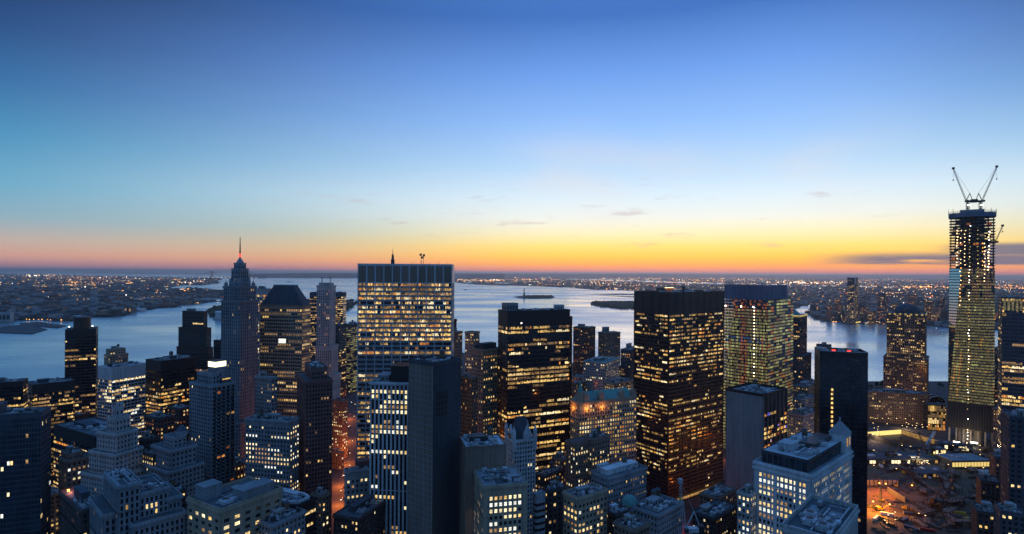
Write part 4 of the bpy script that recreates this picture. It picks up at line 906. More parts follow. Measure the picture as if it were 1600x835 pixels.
T('older brown masonry block beside the yellow lit tower', 737, 592, 720, 746, 560, 55, grid(lit=.18, wall='stone_brown', pal='ember', fh=3.8), cl=dict(n=2, tank=1), name='masonry_building')
T('low round cornered masonry block under the brown blocks', 728, 690, 717, 736, 470, 50, grid(lit=.12, wall='stone_tan', pal='warm', fh=3.8), cl=dict(n=2, bulk=0), name='masonry_building')
# ---- black tower (bright amber)
B = Building('black steel tower with blazing amber office floors', 793.5, 489, 560, 25, name='black_tower')
st = band(fh=4.15, bw=8.6, pf=.07, sf=.40, sub=5, lit=.62, pal='gold', top=14, runs=.62, wall='steel_black', rel=.5, dark=[(.60, .68)], floorvar=1); st['runs'] = .74; stl = dict(st); stl['lit'] = .25; stl['pal'] = 'dim'
r_ = B.box_px(793.5, 489, 779, 890, 560); B.tier(r_, 0, st, stl, roofmat='roof_gravel', parapet=2); x0, x1, y0, y1, z = r_
B.bulkhead(x0 + 1.5, x0 + 14, y0 + 6, y0 + 18, z + .25, z + 8.5, 'stone_grey'); B.bulkhead(x1 - 12, x1 - 4, y0 + 4, y0 + 12, z + .25, z + 6, 'stone_white'); B.clutter(n=4, bulk=0, fans=2)
b = MB(); b.box(x0 + 14, x0 + 15, y0 - .7, y0 - .6, z - 11, z - 10, 'lamp_white'); b.build('beacon', B.root); B.done()
T('narrow slab edge showing right behind the amber lit black tower', 891, 496, 884, 894, 640, 40, band(lit=.1, pal='dim', wall='steel_bronze'), cl=None)
# ---- gothic tower
B = Building('white gothic tower with steep slate roof and pinnacles', 803, 690, 455, 22, name='gothic_tower')
g6 = grid(fh=3.5, bw=2.2, pf=.5, sf=.4, lit=.03, wall='stone_white', pal='warm', rel=.55, top=1.5)
r_ = B.box_px(803, 690, 791, 836, 455); B.tier(r_, 0, g6, g6, roofmat='slate'); x0, x1, y0, y1, z = r_; w_, l_ = x1 - x0, y1 - y0
b = MB(); b.prism([(x0 + 1, y0 + 1.5), (x1 - 1, y0 + 1.5), (x1 - 1, y1 - 1), (x0 + 1, y1 - 1)], z + .3, z + 17, 'slate', [(x0 + w_ * .3, y0 + l_ * .42), (x1 - w_ * .3, y0 + l_ * .42), (x1 - w_ * .3, y1 - l_ * .42), (x0 + w_ * .3, y1 - l_ * .42)]); b.build('pyramid_roof', B.root)
for (ux, uy) in ((x0, y0), (x1, y0), (x0, y1), (x1, y1)):
    b = MB(); b.cyl(ux, uy, 1.6, z - 8, z + 7, 'stone_white', 8); b.cyl(ux, uy, 1.7, z + 7.003, z + 12, 'stone_white', 8, .1); b.build('pinnacle', B.root)
def gable(x_, y_, dx, dy, ww, hh):
    b = MB(); a = Vector((dx, dy, 0)); n_ = Vector((dy, -dx, 0)); c0 = Vector((x_, y_, z - .5))
    fr_ = [c0 - a * ww, c0 + a * ww, c0 + a * ww + Vector((0, 0, hh * .45)), c0 + Vector((0, 0, hh)), c0 - a * ww + Vector((0, 0, hh * .45))]
    bk = [p - n_ * -1.4 for p in fr_]
    b.face(fr_, 'stone_white'); b.face(bk[::-1], 'stone_white')
    for i in range(5): b.face([fr_[i], bk[i], bk[(i + 1) % 5], fr_[(i + 1) % 5]], 'stone_white')
    for q in (-1, 0, 1): b.box(x_ + dx * q * ww * .55 - .5, x_ + dx * q * ww * .55 + .5, y_ + dy * q * ww * .55 - .75, y_ + dy * q * ww * .55 + .5, z + .5, z + 4, 'glass_dark')
    b.build('gable', B.root)
gable((x0 + x1) / 2 + 2, y0 - .3, 1, 0, 3.6, 13); gable(x0 - .3, (y0 + y1) / 2, 0, 1, 3.6, 12)
b = MB(); b.box(x0 - .9, x1 + .9, y0 - .9, y0 - .45, z - 15, z - 14, 'stone_white'); b.box(x0 - .9, x0 - .45, y0, y1 + .9, z - 15, z - 14, 'stone_white'); b.build('cornice', B.root); B.done()
# ---- lit block at bottom centre
B = Building('pale office block with rows of bright white windows at bottom centre', 756, 762, 350, 14, name='office_block')
g7 = grid(fh=3.9, bw=3.0, pf=.42, sf=.42, lit=.72, pal='pale', wall='stone_tan', rel=.5, top=6, runs=.6, floorvar=.35, corner=3); g7b = grid(fh=3.9, bw=3.0, pf=.5, sf=.42, lit=.4, pal='white', wall='stone_tan', rel=.5, top=6)
r_ = B.box_px(756, 762, 742, 823, 350); B.tier(r_, 0, g7, g7b, roofmat='roof_gravel'); B.clutter(n=7, bulk=0, fans=3)
x0, x1, y0, y1, z = r_; bl = blank(wall='stone_brown', bw=12, rel=.4)
B.tier((x0 - 6, x1 - 6, y1 + 1, y1 + 26, z + 15), 0, bl, bl, roofmat='roof_pale', core='stone_brown'); B.clutter(n=8, bulk=1, fans=2, tank=1, mat='metal_dark', hb=3); B.done()
T('rounded block of pale horizontal bands at bottom centre', 838, 775, 833, 851, 365, 30, band(fh=4, sf=.5, lit=.02, wall='stone_grey', pf=0, rel=.6), cl=dict(n=1, bulk=0, fans=0), name='banded_block')
T('dark low block with a few bright windows right of the banded block', 856, 768, 849, 884, 410, 30, grid(fh=3.9, bw=3.6, lit=.3, pal='pale', wall='brick_dark', runs=.5), cl=dict(n=4), name='masonry_building')
T('square dark roofed block with pale lit windows at bottom', 903, 780, 881, 948, 365, 36, grid(fh=4, bw=3.4, pf=.4, lit=.35, pal='pale', wall='stone_tan', runs=.3, top=4), grid(fh=4, bw=3.0, pf=.4, lit=.5, pal='warm', wall='stone_tan', runs=.3, top=4), cl=dict(n=5, mat='roof_gravel', hb=3), name='masonry_building')
B = T('dark masonry block with roof tower and white lit windows', 899, 694, 885, 934, 480, 38, grid(fh=3.9, bw=3.0, lit=.4, pal='white', wall='stone_brown', runs=.3, top=4), grid(fh=3.9, bw=3.0, lit=.2, pal='pale', wall='stone_brown', top=4), cl=None, name='masonry_building', fin=False)
add(B, 925, 687, 915, 952, 486, grid(fh=3.9, bw=3.0, lit=.25, pal='warm', wall='stone_brown', top=4), cl=dict(n=4, hb=5)); B.done()
B = T('grey palazzo style block with white boxes on its roof', 950, 748, 925, 1009, 425, 36, grid(fh=4.1, bw=2.6, pf=.5, lit=.18, pal='dim', wall='stone_grey', rel=.6, top=5), grid(fh=4.1, bw=2.6, pf=.5, lit=.14, pal='dim', wall='stone_grey', rel=.6, top=5), cl=None, fin=False, name='masonry_building')
x0, x1, y0, y1, z = B.rects[0]; B.bulkhead(x0 + 3, x1 - 5, y0 + 4, y0 + 11, z + .25, z + 4, 'stone_white', False); B.bulkhead(x0 + 4, x0 + 14, y0 + 16, y1 - 4, z + .25, z + 5, 'roof_pale'); B.bulkhead(x0 + 18, x1 - 4, y0 + 15, y1 - 6, z + .25, z + 3, 'stone_grey'); B.clutter(n=5, bulk=0, fans=2)
b = MB(); b.box(x0 - 1, x1 + 1, y0 - 1, y0 - .65, z - 5, z - 4, 'stone_grey'); b.box(x0 - 1, x0 - .65, y0, y1, z - 5, z - 4, 'stone_grey'); b.box(x0 - 1, x1 + 1, y0 - 1, y0 - .65, z - 19, z - 18.4, 'stone_grey'); b.build('cornice', B.root); B.done()
def s3(B, q): return (B.loc.x + q[0] * B.cs - q[1] * B.sn, B.loc.y + q[0] * B.sn + q[1] * B.cs, q[2])
# ---- big gothic office block with glowing niches
B = Building('large tan gothic office block with orange glowing gables', 905, 630, 540, 26, name='gothic_office_block')
g8 = grid(fh=3.9, bw=2.9, pf=.42, sf=.42, lit=.8, pal='gold', wall='stone_tan', rel=.5, top=3, runs=.5, floorvar=.4); g8b = dict(g8); g8b['lit'] = .35
r_ = B.box_px(905, 630, 892, 994, 540); B.tier(r_, 0, g8, g8b, roofmat='copper_green'); x0, x1, y0, y1, z = r_
b = MB(); b.prism([(x0 + 1, y0 + 2), (x1 - 1, y0 + 2), (x1 - 1, y1 - 1), (x0 + 1, y1 - 1)], z + .3, z + 8, 'copper_green', [(x0 + 5, y0 + 9), (x1 - 5, y0 + 9), (x1 - 5, y1 - 5), (x0 + 5, y1 - 5)]); b.build('mansard_roof', B.root)
b = MB(); b.cyl(x0 + 3, y0 + 3, 3.4, z - 12, z + 10, 'stone_tan', 8); b.cyl(x0 + 3, y0 + 3, 3.0, z + 10.003, z + 19, 'copper_green', 8, .3); b.build('turret', B.root)
for f_ in (.12, .38, .74, .95):
    u = x0 + (x1 - x0) * f_; b = MB(); b.box(u - 2.6, u + 2.6, y0 - .9, y0 + 3, z + .3, z + 6, 'stone_tan'); b.prism([(u - 2.8, y0 - 1), (u + 2.8, y0 - 1), (u + 2.8, y0 + 3), (u - 2.8, y0 + 3)], z + 6.003, z + 9, 'stone_tan', [(u - .1, y0 - 1), (u + .1, y0 - 1), (u + .1, y0 + 3), (u - .1, y0 + 3)]); b.build('gable', B.root)
for u, v in ((x0 + (x1 - x0) * .12, y0 - .95), (x0 + (x1 - x0) * .38, y0 - .95), (x0 - .95, y0 + 9)):
    b = MB()
    b.box(u - .8, u + .8, v - .4, v, z - 9, z - 8, 'lamp_niche') if v < y0 else b.box(u - .4, u, v - .8, v + .8, z - 9, z - 8, 'lamp_niche'); b.build('up_light', B.root)
    ld = bpy.data.lights.new('up_light_glow', 'POINT'); ld.energy = 1500; ld.color = (1, .32, .05); ld.shadow_soft_size = .4; lo_ = bpy.data.objects.new('up_light_glow', ld); COL.objects.link(lo_)
    q_ = (u, v - 1.6, z - 6) if v < y0 else (u - 1.6, v, z - 6); lo_.location = B.root.matrix_basis @ Vector(q_) if 0 else Vector((s3(B, q_)))
B.clutter(n=3, bulk=0, fans=1); B.done()
# ---- mid distance
T('brown apartment tower near the water right of the amber tower', 921, 513, 896, 930, 1060, 60, grid(fh=3.3, bw=3.6, lit=.18, wall='brick_dark', pal='ember', rel=.4), cl=dict(n=1, hb=5, fans=0), name='apartment_tower')
T('flat grey residential slab by the water with notched top', 944, 521, 935, 969, 1090, 28, grid(fh=3.3, bw=3.6, lit=.06, wall='stone_brown', pal='dim', rel=.4), grid(fh=3.3, bw=3.6, lit=.1, wall='stone_brown', pal='dim'), cl=dict(n=1, hb=10, fans=0), name='apartment_tower')
B = T('pale masonry block with teal roof in mid distance', 945, 568, 912, 967, 830, 60, grid(fh=3.8, bw=3.2, lit=.25, wall='stone_pale', pal='warm'), cl=dict(n=4), roofmat='copper_green', name='masonry_building')
T('grey tower touching the left side of the dark corner tower', 985, 548, 970, 1000, 900, 60, grid(fh=3.8, bw=3.4, lit=.15, wall='slate', pal='ember'), cl=dict(n=1, hb=8, fans=0))
T('low pink lit roof behind the gothic office block', 915, 592, 894, 930, 900, 50, grid(lit=.2, wall='stone_tan', pal='ember'), cl=dict(n=3, bulk=0), name='masonry_building')
# ---- dark corner tower
B = Building('massive black corner tower speckled with amber windows', 1045, 460, 602, 36, name='black_tower')
st = band(fh=4.1, bw=9.4, pf=.05, sf=.52, sub=6, lit=.42, pal='gold', wall='steel_bronze', rel=.6, top=22, runs=.6, floorvar=1, dark=[(.56, .63), (0, .16)])
r_ = B.box_px(1045, 460, 992, 1130, 602); B.tier(r_, 0, st, st, roofmat='roof_tar', parapet=2); x0, x1, y0, y1, z = r_
b = MB(); b.box(x0 + 16, x0 + 30, y0 + 18, y0 + 30, z + .25, z + 6, 'stone_brown')
for i in range(6): b.box(x0 + 17 + i * 2.2, x0 + 18.4 + i * 2.2, y0 + 17.8, y0 + 17.95, z + 2, z + 5, 'lit_ember')
b.box(x0 + 16, x0 + 30, y0 + 17.9, y0 + 18.2, z + 6.003, z + 6.4, 'lamp_warm'); b.build('bulkhead', B.root); B.clutter(n=6, bulk=0, fans=3)
b = MB(); nn = 8
for i in range(nn + 1): b.box(x0 + (x1 - x0) * i / nn - .4, x0 + (x1 - x0) * i / nn + .4, y0 - 1.0, y0 - .62, 0, z + 1, 'steel_bronze')
for i in range(5): b.box(x0 - 1.0, x0 - .62, y0 + (y1 - y0) * i / 4 - .4, y0 + (y1 - y0) * i / 4 + .4, 0, z + 1, 'steel_bronze')
b.build('mullion', B.root)
b = MB(); b.box(x0 + 4, x1 + 4, y0 - 3.2, y0 - 2.2, 3, 5, 'lit_gold_dim'); b.build('street_canopy_lamp', B.root); B.done()
# ---- tower under construction (left of the right half)
B = Building('unfinished glass tower glowing yellow green behind floor slabs', 1200, 470, 745, 44, name='unfinished_tower')
rng = random.Random(4)
r_ = B.box_px(1200, 470, 1127, 1240, 745); x0, x1, y0, y1, z = r_; FH = 4.1; nfl = int(z / FH)
prevrow = [None] * 40
core = MB(); core.box(x0 + 12, x1 - 12, y0 + 12, y1 - 12, 0, z + 12, 'concrete'); core.build('core', B.root)
for i in range(nfl):
    zz = z - (i + 1) * FH; b = MB(); b.box(x0, x1, y0, y1, zz, zz + 1.3, 'metal_dark'); b.build('floor_slab', B.root)
    b = MB(); n = 32
    for k in range(n):
        u0, u1 = y0 + (y1 - y0) * k / n, y0 + (y1 - y0) * (k + 1) / n; red = .44 < (k + .5) / n < .60 or (i < 6 and rng.random() < .5)
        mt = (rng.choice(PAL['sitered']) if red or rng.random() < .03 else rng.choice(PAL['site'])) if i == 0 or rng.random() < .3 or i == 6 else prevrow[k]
        prevrow[k] = mt
        if i < 3 or rng.random() < .10: mt = rng.choice(['glass_curtain', 'lit_ember', 'glass_curtain', 'navy_net'])
        if i in (12, 13) and rng.random() < .6: mt = 'glass_mirror' if rng.random() < .2 else 'roof_pale'
        b.box(x0 + .3, x0 + .36, u0 + .1, u1 - .1, zz + 1.32, zz + FH - .3, mt)
        if k % 2 == 0: b.box(x0 + .05, x0 + .25, u0 - .12, u0 + .12, zz + 1.31, zz + FH - .01, 'metal_dark')
    n = 9
    for k in range(n):
        u0, u1 = x0 + (x1 - x0) * k / n, x0 + (x1 - x0) * (k + 1) / n
        mt = rng.choice(PAL['site'] + ['glass_curtain', 'navy_net', 'lit_ember']); 
        b.box(u0 + .1, u1 - .1, y0 + .3, y0 + .36, zz + 1.32, zz + FH - .3, mt)
        if k % 2 == 0: b.box(u0 - .12, u0 + .12, y0 + .05, y0 + .25, zz + 1.31, zz + FH - .01, 'metal_dark')
    b.build('window_band', B.root)
    if i < 45 and i > 1:
        b = MB(); uu = y0 + (y1 - y0) * .28; b.box(x0 - .2, x0 + .28, uu - .5, uu + .5, zz + 2, zz + 3, 'lamp_white' if i % 2 else 'lamp_warm'); b.build('work_lamp', B.root) if i % 3 != 1 or i < 12 else None
for (u, d_) in ((.9, 2), (.56, 2), (.3, 1)):
    b = MB(); b.cyl(x0 - .4, y0 + (y1 - y0) * u, .8, z - 10, z - 8.4, 'lamp_white', 8); b.build('flood_lamp', B.root)
for k in range(5):
    zz = z + k * FH; b = MB(); b.box(x0 + 3, x1 - 3, y0 + 8, y1 - 3, zz, zz + .6, 'metal_dark'); b.build('floor_slab', B.root)
    b = MB()
    for i in range(9): b.box(x0 + 3.2, x0 + 3.9, y0 + 8 + (y1 - y0 - 11) * i / 8 - .3, y0 + 8 + (y1 - y0 - 11) * i / 8 + .3, zz + .61, zz + FH - .01, 'metal_dark')
    b.build('steel_frame', B.root)
net = MB(); net.box(x0 + 2.6, x0 + 2.75, y0 + 8, y1 - 3, z + .3, z + 5 * FH - 1, 'navy_net'); net.box(x0 + 2.8, x1 - 3, y0 + 7.6, y0 + 7.75, z + .3, z + 5 * FH - 1, 'navy_net')
for i in range(24): net.bar((x0 + 2.7, y0 + 8 + (y1 - y0 - 11) * i / 23, z + 5 * FH - 1), (x0 + 2.7, y0 + 8 + (y1 - y0 - 11) * i / 23, z + 5 * FH + rng.uniform(.5, 2.5)), .25, 'metal_dark')
net.build('safety_net', B.root)
b = MB()
for i in range(50):
    u = rng.uniform(y0, y1); zz = z - rng.uniform(0, 8); b.box(x0 - .5, x0 - .3, u - .8, u + .8, zz - .5, zz + .5, rng.choice(['paint_red', 'lit_rust', 'lit_ember', 'paint_red', 'metal_pale']))
b.build('site_panel', B.root)
B.done()
# behind, greenish stepped tower
B = Building('greenish stepped tower with gold lit crown behind the unfinished tower', 1240, 490, 1000, 50, name='office_tower')
g9 = grid(fh=3.9, bw=3.0, pf=.3, sf=.42, lit=.16, wall='granite_dark', pal='ember', glass='glass_blue'); 
r_ = centred(B, 1232, 26, 492, 1000, 0, g9); centred(B, 1232, 32, 552, 1000, 0, g9); x0, x1, y0, y1, z = r_
b = MB(); b.cyl((x0 + x1) / 2, (y0 + y1) / 2, (x1 - x0) * .44, z + .3, z + 12, 'copper_green', 20, (x1 - x0) * .15); b.build('dome', B.root)
b = MB(); b.box(x0 - .9, x1 + .9, y0 - .9, y0 - .6, z - 1.5, z + 1, 'lamp_soft_gold'); b.box(x0 - .9, x0 - .6, y0, y1, z - 1.5, z + 1, 'lamp_soft_gold'); b.build('crown_light', B.root); B.done()
# ---- grey ribbed slab
B = Building('windowless grey ribbed slab with one dark glass side', 1192.5, 620, 520, 40, name='ribbed_slab')
r_ = B.box_px(1192.5, 620, 1135, 1229, 520); B.tier(r_, 0, band(fh=4.2, bw=7, pf=.12, sf=.35, sub=3, lit=.5, pal='violet', wall='steel_black', hor=False, top=16, rel=.5, dark=[(0, .5)]), blank(wall='concrete', bw=2.2, rel=.7), core='concrete', parapet=2.4)
x0, x1, y0, y1, z = r_; b = MB()
for i in range(7): b.box(x0 + (x1 - x0) * i / 6 - .35, x0 + (x1 - x0) * i / 6 + .35, y0 - 1, y0 - .55, 0, z + .5, 'stone_grey')
b.build('mullion', B.root); b = MB(); b.box(x0 + 1.4, x0 + 1.8, y0 + 10, y1 - 6, z + .3, z + 2.5, 'metal_pale'); b.box(x0 + 1.9, x1 - 4, y1 - 7, y1 - 6.6, z + .3, z + 2.5, 'metal_pale'); b.build('roof_rail', B.root)
for k in range(6): b = MB(); b.bar((x0 + 4 + k * 3, y0 + 12 + k * 2, z), (x0 + 4 + k * 3, y0 + 12 + k * 2, z + 3.5), .6, 'metal_pale'); b.build('vent_pipe', B.root)
B.clutter(n=8, bulk=0, fans=3); B.done()
# ---- black hotel slab
B = Building('black glass hotel slab with one column of lit windows', 1356, 555, 455, 71, name='glass_slab')
r_ = B.box_px(1356, 555, 1281, None, 455, 24, None); st = band(fh=3.6, bw=4, sub=1, pf=.05, sf=.12, rel=.2, lit=.015, pal='dim', wall='steel_black', top=3.5, glass='glass_dark', hor=False); B.tier(r_, 0, st, st, parapet=2)
x0, x1, y0, y1, z = r_; b = MB(); 
for i in range(9): b.box(x0 - .8, x0 - .35, y1 - 9.6, y1 - 8.2, z - 30 - i * 3.6, z - 28.2 - i * 3.6, 'lit_gold')
for i in range(9, 19): b.box(x0 - .8, x0 - .35, y1 - 9.6, y1 - 8.2, z - 30 - i * 3.6, z - 28.2 - i * 3.6, 'lit_warm')
b.build('stair_window', B.root)
b = MB(); b.box(x0 - .9, x0 - .5, y0, y1, z + 1.6, z + 2.1, 'metal_pale'); b.build('roof_edge', B.root)
for u in (.3, .62):
    b = MB(); yy = y1 - (y1 - y0) * u; b.box(x0 + 1, x0 + 1.4, yy - 1.3, yy + 1.3, z + 1.6, z + 2.8, 'lamp_red'); b.box(x0 + 1.41, x0 + 3, yy - 2.8, yy + 2.8, z + .3, z + 3.4, 'steel_black'); b.build('red_sign', B.root)
B.clutter(n=4, bulk=0, fans=2); B.done()
T('dark tower with slanted shoulder behind the black hotel slab', 1299, 540, 1277, 1303, 960, 72, band(lit=.06, pal='dim', wall='slate', fh=4, glass='glass_blue'), cl=dict(n=1, fans=0, hb=4))
T('low pale office wing between unfinished tower and hotel slab', 1262, 606, 1238, 1285, 900, 46, grid(lit=.3, wall='stone_brown', pal='dim', fh=3.8), cl=dict(n=4), name='masonry_building')
T('second pale office wing nearer the elevated walkway', 1250, 625, 1236, 1282, 860, 30, grid(lit=.25, wall='stone_grey', pal='dim', fh=3.8), cl=dict(n=4), name='masonry_building')
# ---- big white block with attic
B = Building('big white terracotta office block with corner pyramid turret', 1268, 744, 372, 43, name='office_block')
g10 = grid(fh=4.0, bw=2.9, pf=.40, sf=.38, lit=.8, pal='pale', wall='stone_white', rel=.6, top=6, runs=.65, floorvar=.8, big=5, corner=2.4)
r_ = B.box_px(1268, 744, 1179, 1330, 372); B.tier(r_, 0, g10, g10, roofmat='roof_gravel'); x0, x1, y0, y1, z = r_
ins = 3.5; at = grid(fh=5.5, bw=3.8, pf=.2, sf=.1, lit=0, wall='granite_dark', rel=.3, top=1.0, glass='glass_blue')
B.tier((x0 + ins, x1 - ins, y0 + ins, y1 - ins, z + 8), z, at, at, roofmat='roof_pale', parapet=.7); z2 = z + 8
B.bulkhead(x0 + 14, x0 + 27, y0 + 18, y0 + 27, z2 + .25, z2 + 5, 'roof_pale', False); B.bulkhead(x0 + 34, x1 - 10, y0 + 10, y0 + 20, z2 + .25, z2 + 3, 'metal_dark'); B.clutter(n=7, bulk=0, fans=3)
b = MB(); s_ = 5.5; tx, ty_ = x1 - 6, y0 + 6; b.box(tx - s_, tx + s_, ty_ - s_ - .3, ty_ + s_, z + .3, z + 14, 'stone_white'); b.prism([(tx - s_ - .6, ty_ - s_ - .9), (tx + s_ + .6, ty_ - s_ - .9), (tx + s_ + .6, ty_ + s_ + .6), (tx - s_ - .6, ty_ + s_ + .6)], z + 14.003, z + 22, 'stone_grey', [(tx - .8, ty_ - .8), (tx + .8, ty_ - .8), (tx + .8, ty_ + .8), (tx - .8, ty_ + .8)]); b.cyl(tx, ty_, .8, z + 22.003, z + 25, 'stone_grey', 8)
for q in (-1, 1): b.box(tx + q * 2.5 - 1, tx + q * 2.5 + 1, ty_ - s_ - .45, ty_ - s_ - .2, z + 5, z + 11, 'lit_gold_dim')
b.build('turret', B.root)
b = MB(); b.box(x0 - 1.4, x1 + 1.4, y0 - 1.4, y0 - .62, z - 4, z - 2.6, 'stone_white'); b.box(x0 - 1.4, x0 - .62, y0, y1 + 1.4, z - 4, z - 2.6, 'stone_white'); b.box(x0 - .9, x1 + .9, y0 - .9, y0 - .62, z - 14.6, z - 14, 'stone_white'); b.box(x0 - .9, x0 - .62, y0, y1, z - 14.6, z - 14, 'stone_white'); b.build('cornice', B.root); B.done()
T('lower pale wing attached to the left of the white terracotta block', 1172, 775, 1153, 1186, 392, 43, grid(fh=4, bw=2.8, lit=.45, pal='white', wall='stone_pale', runs=.3), cl=dict(n=2, bulk=1, hb=4), name='office_block')
B = Building('blue grey flat roofed block with rooftop fans at bottom right', 1300, 848, 282, 48, name='office_block')
r_ = B.box_px(1300, 848, 1224, 1338, 282); flt = grid(fh=5, bw=1.6, pf=.55, sf=.08, lit=.05, wall='stone_pale', rel=.8, top=5, glass='glass_dark'); B.tier(r_, 0, flt, flt, roofmat='roof_tar', parapet=2.6); x0, x1, y0, y1, z = r_
b = MB(); b.box(x0 + 2.5, x1 - 2.5, y0 + 2.5, y0 + 3.1, z + .3, z + 1.5, 'metal_pale'); b.box(x0 + 2.5, x0 + 3.1, y0 + 3.2, y1 - 2.5, z + .3, z + 1.5, 'metal_pale'); b.build('roof_rail', B.root)
for (u, v) in ((.2, .3), (.36, .42), (.25, .6), (.42, .7)): B.fan(x0 + (x1 - x0) * u, y0 + (y1 - y0) * v, z + .25, 2.4, 3.2)
B.clutter(n=8, bulk=0, fans=1); B.done()
# ---- domed tower by the river
B = Building('dark setback tower with flat dome and ring of gold light by the river', 1418, 490, 1050, 52, name='domed_tower')
st = grid(fh=3.9, bw=2.9, pf=.42, sf=.45, lit=.3, pal='dim', wall='stone_brown', rel=.4, runs=.35, top=2, big=0)
r_ = centred(B, 1417, 25.5, 490, 1050, 0, st); centred(B, 1416, 29, 557, 1050, 0, st); centred(B, 1416, 36, 640, 1050, 0, st)
x0, x1, y0, y1, z = r_; xm, ym = (x0 + x1) / 2, (y0 + y1) / 2; q = (x1 - x0) / 2
b = MB(); b.cyl(xm, ym, q * .72, z + .3, z + 6, 'slate', 24); prev = (q * .66, z + 6.003)
for k in range(1, 6):
    an = k / 5 * 1.45; b.cyl(xm, ym, prev[0], prev[1], z + 6 + 12 * math.sin(an), 'slate', 24, q * .66 * math.cos(an)); prev = (q * .66 * math.cos(an), z + 6 + 12 * math.sin(an) + .002)
b.build('dome', B.root)
b = MB()
for i in range(7):
    u = x0 + (x1 - x0) * (i + .5) / 7; b.box(u - 1.6, u + 1.6, y0 - 1, y0 - .7, z - 1.5, z + .8, 'lamp_soft_gold'); v = y0 + (y1 - y0) * (i + .5) / 7; b.box(x0 - 1, x0 - .7, v - 1.6, v + 1.6, z - 1.5, z + .8, 'lamp_soft_gold')
b.build('crown_light', B.root); B.done()
# low riverside blocks
T('long low riverside block with a lit ground floor', 1452, 618, 1352, None, 930, 72, grid(fh=4, bw=3.2, lit=.22, pal='dim', wall='stone_brown', top=2), w=30, cl=dict(n=6), name='office_block')
B = Building('low glass hall with glowing front by the river', 1477, 634, 900, 78, name='glass_hall')
r_ = B.box_px(1477, 634, 1450, None, 900, 16, None); B.tier(r_, 0, band(fh=9, bw=3, pf=.1, sf=.12, lit=1, floorvar=0, pal='gold', wall='metal_dark', top=1, sub=1), band(fh=9, bw=3, pf=.1, sf=.1, lit=1, floorvar=0, pal='gold', wall='metal_dark', top=1, sub=1)); B.done()
# barrel vaulted hall
c = P(1462, 620, 1010); t = thing('vaulted_hall', 'barrel vaulted glass hall with pale arches beside the domed tower', 'building', (c.x, c.y, 0), R(20))
b = MB(); b.box(-26, 26, 0, 30, 0, 16, 'stone_grey'); b.build('wall', t)
for i, rr in enumerate((26, 19, 12)):
    b = MB(); n = 14; yy = -i * .1 + i * 7
    for k in range(n):
        a0, a1 = math.pi * k / n, math.pi * (k + 1) / n; zb = 16 + i * 6
        b.face([(rr * math.cos(a0), yy, zb + rr * .6 * math.sin(a0)), (rr * math.cos(a1), yy, zb + rr * .6 * math.sin(a1)), (rr * math.cos(a1), yy + 30 - i * 7, zb + rr * .6 * math.sin(a1)), (rr * math.cos(a0), yy + 30 - i * 7, zb + rr * .6 * math.sin(a0))], 'glass_blue')
        b.bar((rr * math.cos(a0), yy, zb + rr * .6 * math.sin(a0)), (rr * math.cos(a1), yy, zb + rr * .6 * math.sin(a1)), 1.2, 'metal_pale')
    b.build('arch', t)
# ---- the supertall under construction
Yw = 850; cw = P(1518, 428, Yw); base_hw = 26.5
t = thing('supertall_tower', 'tapering supertall tower under construction with strings of work lamps', 'skyscraper', (cw.x, cw.y, 0), R(-38)); WT = t
zt_full = 417.0; zb_ = 58.0; ztop = P(1518, 331, Yw).z; zglass = P(1490, 424, Yw).z
th = base_hw
def octo(z, grow=0.0):
    f = max(0, min(1, (z - zb_) / (zt_full - zb_))); s0 = th + grow
    base = [(-s0, -s0), (s0, -s0), (s0, s0), (-s0, s0)]; top = [(0, -s0), (s0, 0), (0, s0), (-s0, 0)]
    pts = []
    for i in range(4):
        B_ = base[i]; Tn = top[i]; Tp = top[(i - 1) % 4]
        pts += [(B_[0] * (1 - f) + Tp[0] * f, B_[1] * (1 - f) + Tp[1] * f), (B_[0] * (1 - f) + Tn[0] * f, B_[1] * (1 - f) + Tn[1] * f)]
    return pts
rng = random.Random(9)
def inset(z, g): return octo(z, -g)
b = MB(); b.prism([(-14, -14), (14, -14), (14, 14), (-14, 14)], 0, ztop + 2, 'concrete'); b.build('core', t)
PREV = {}; FH = 4.15; zz = zb_; fl = 0
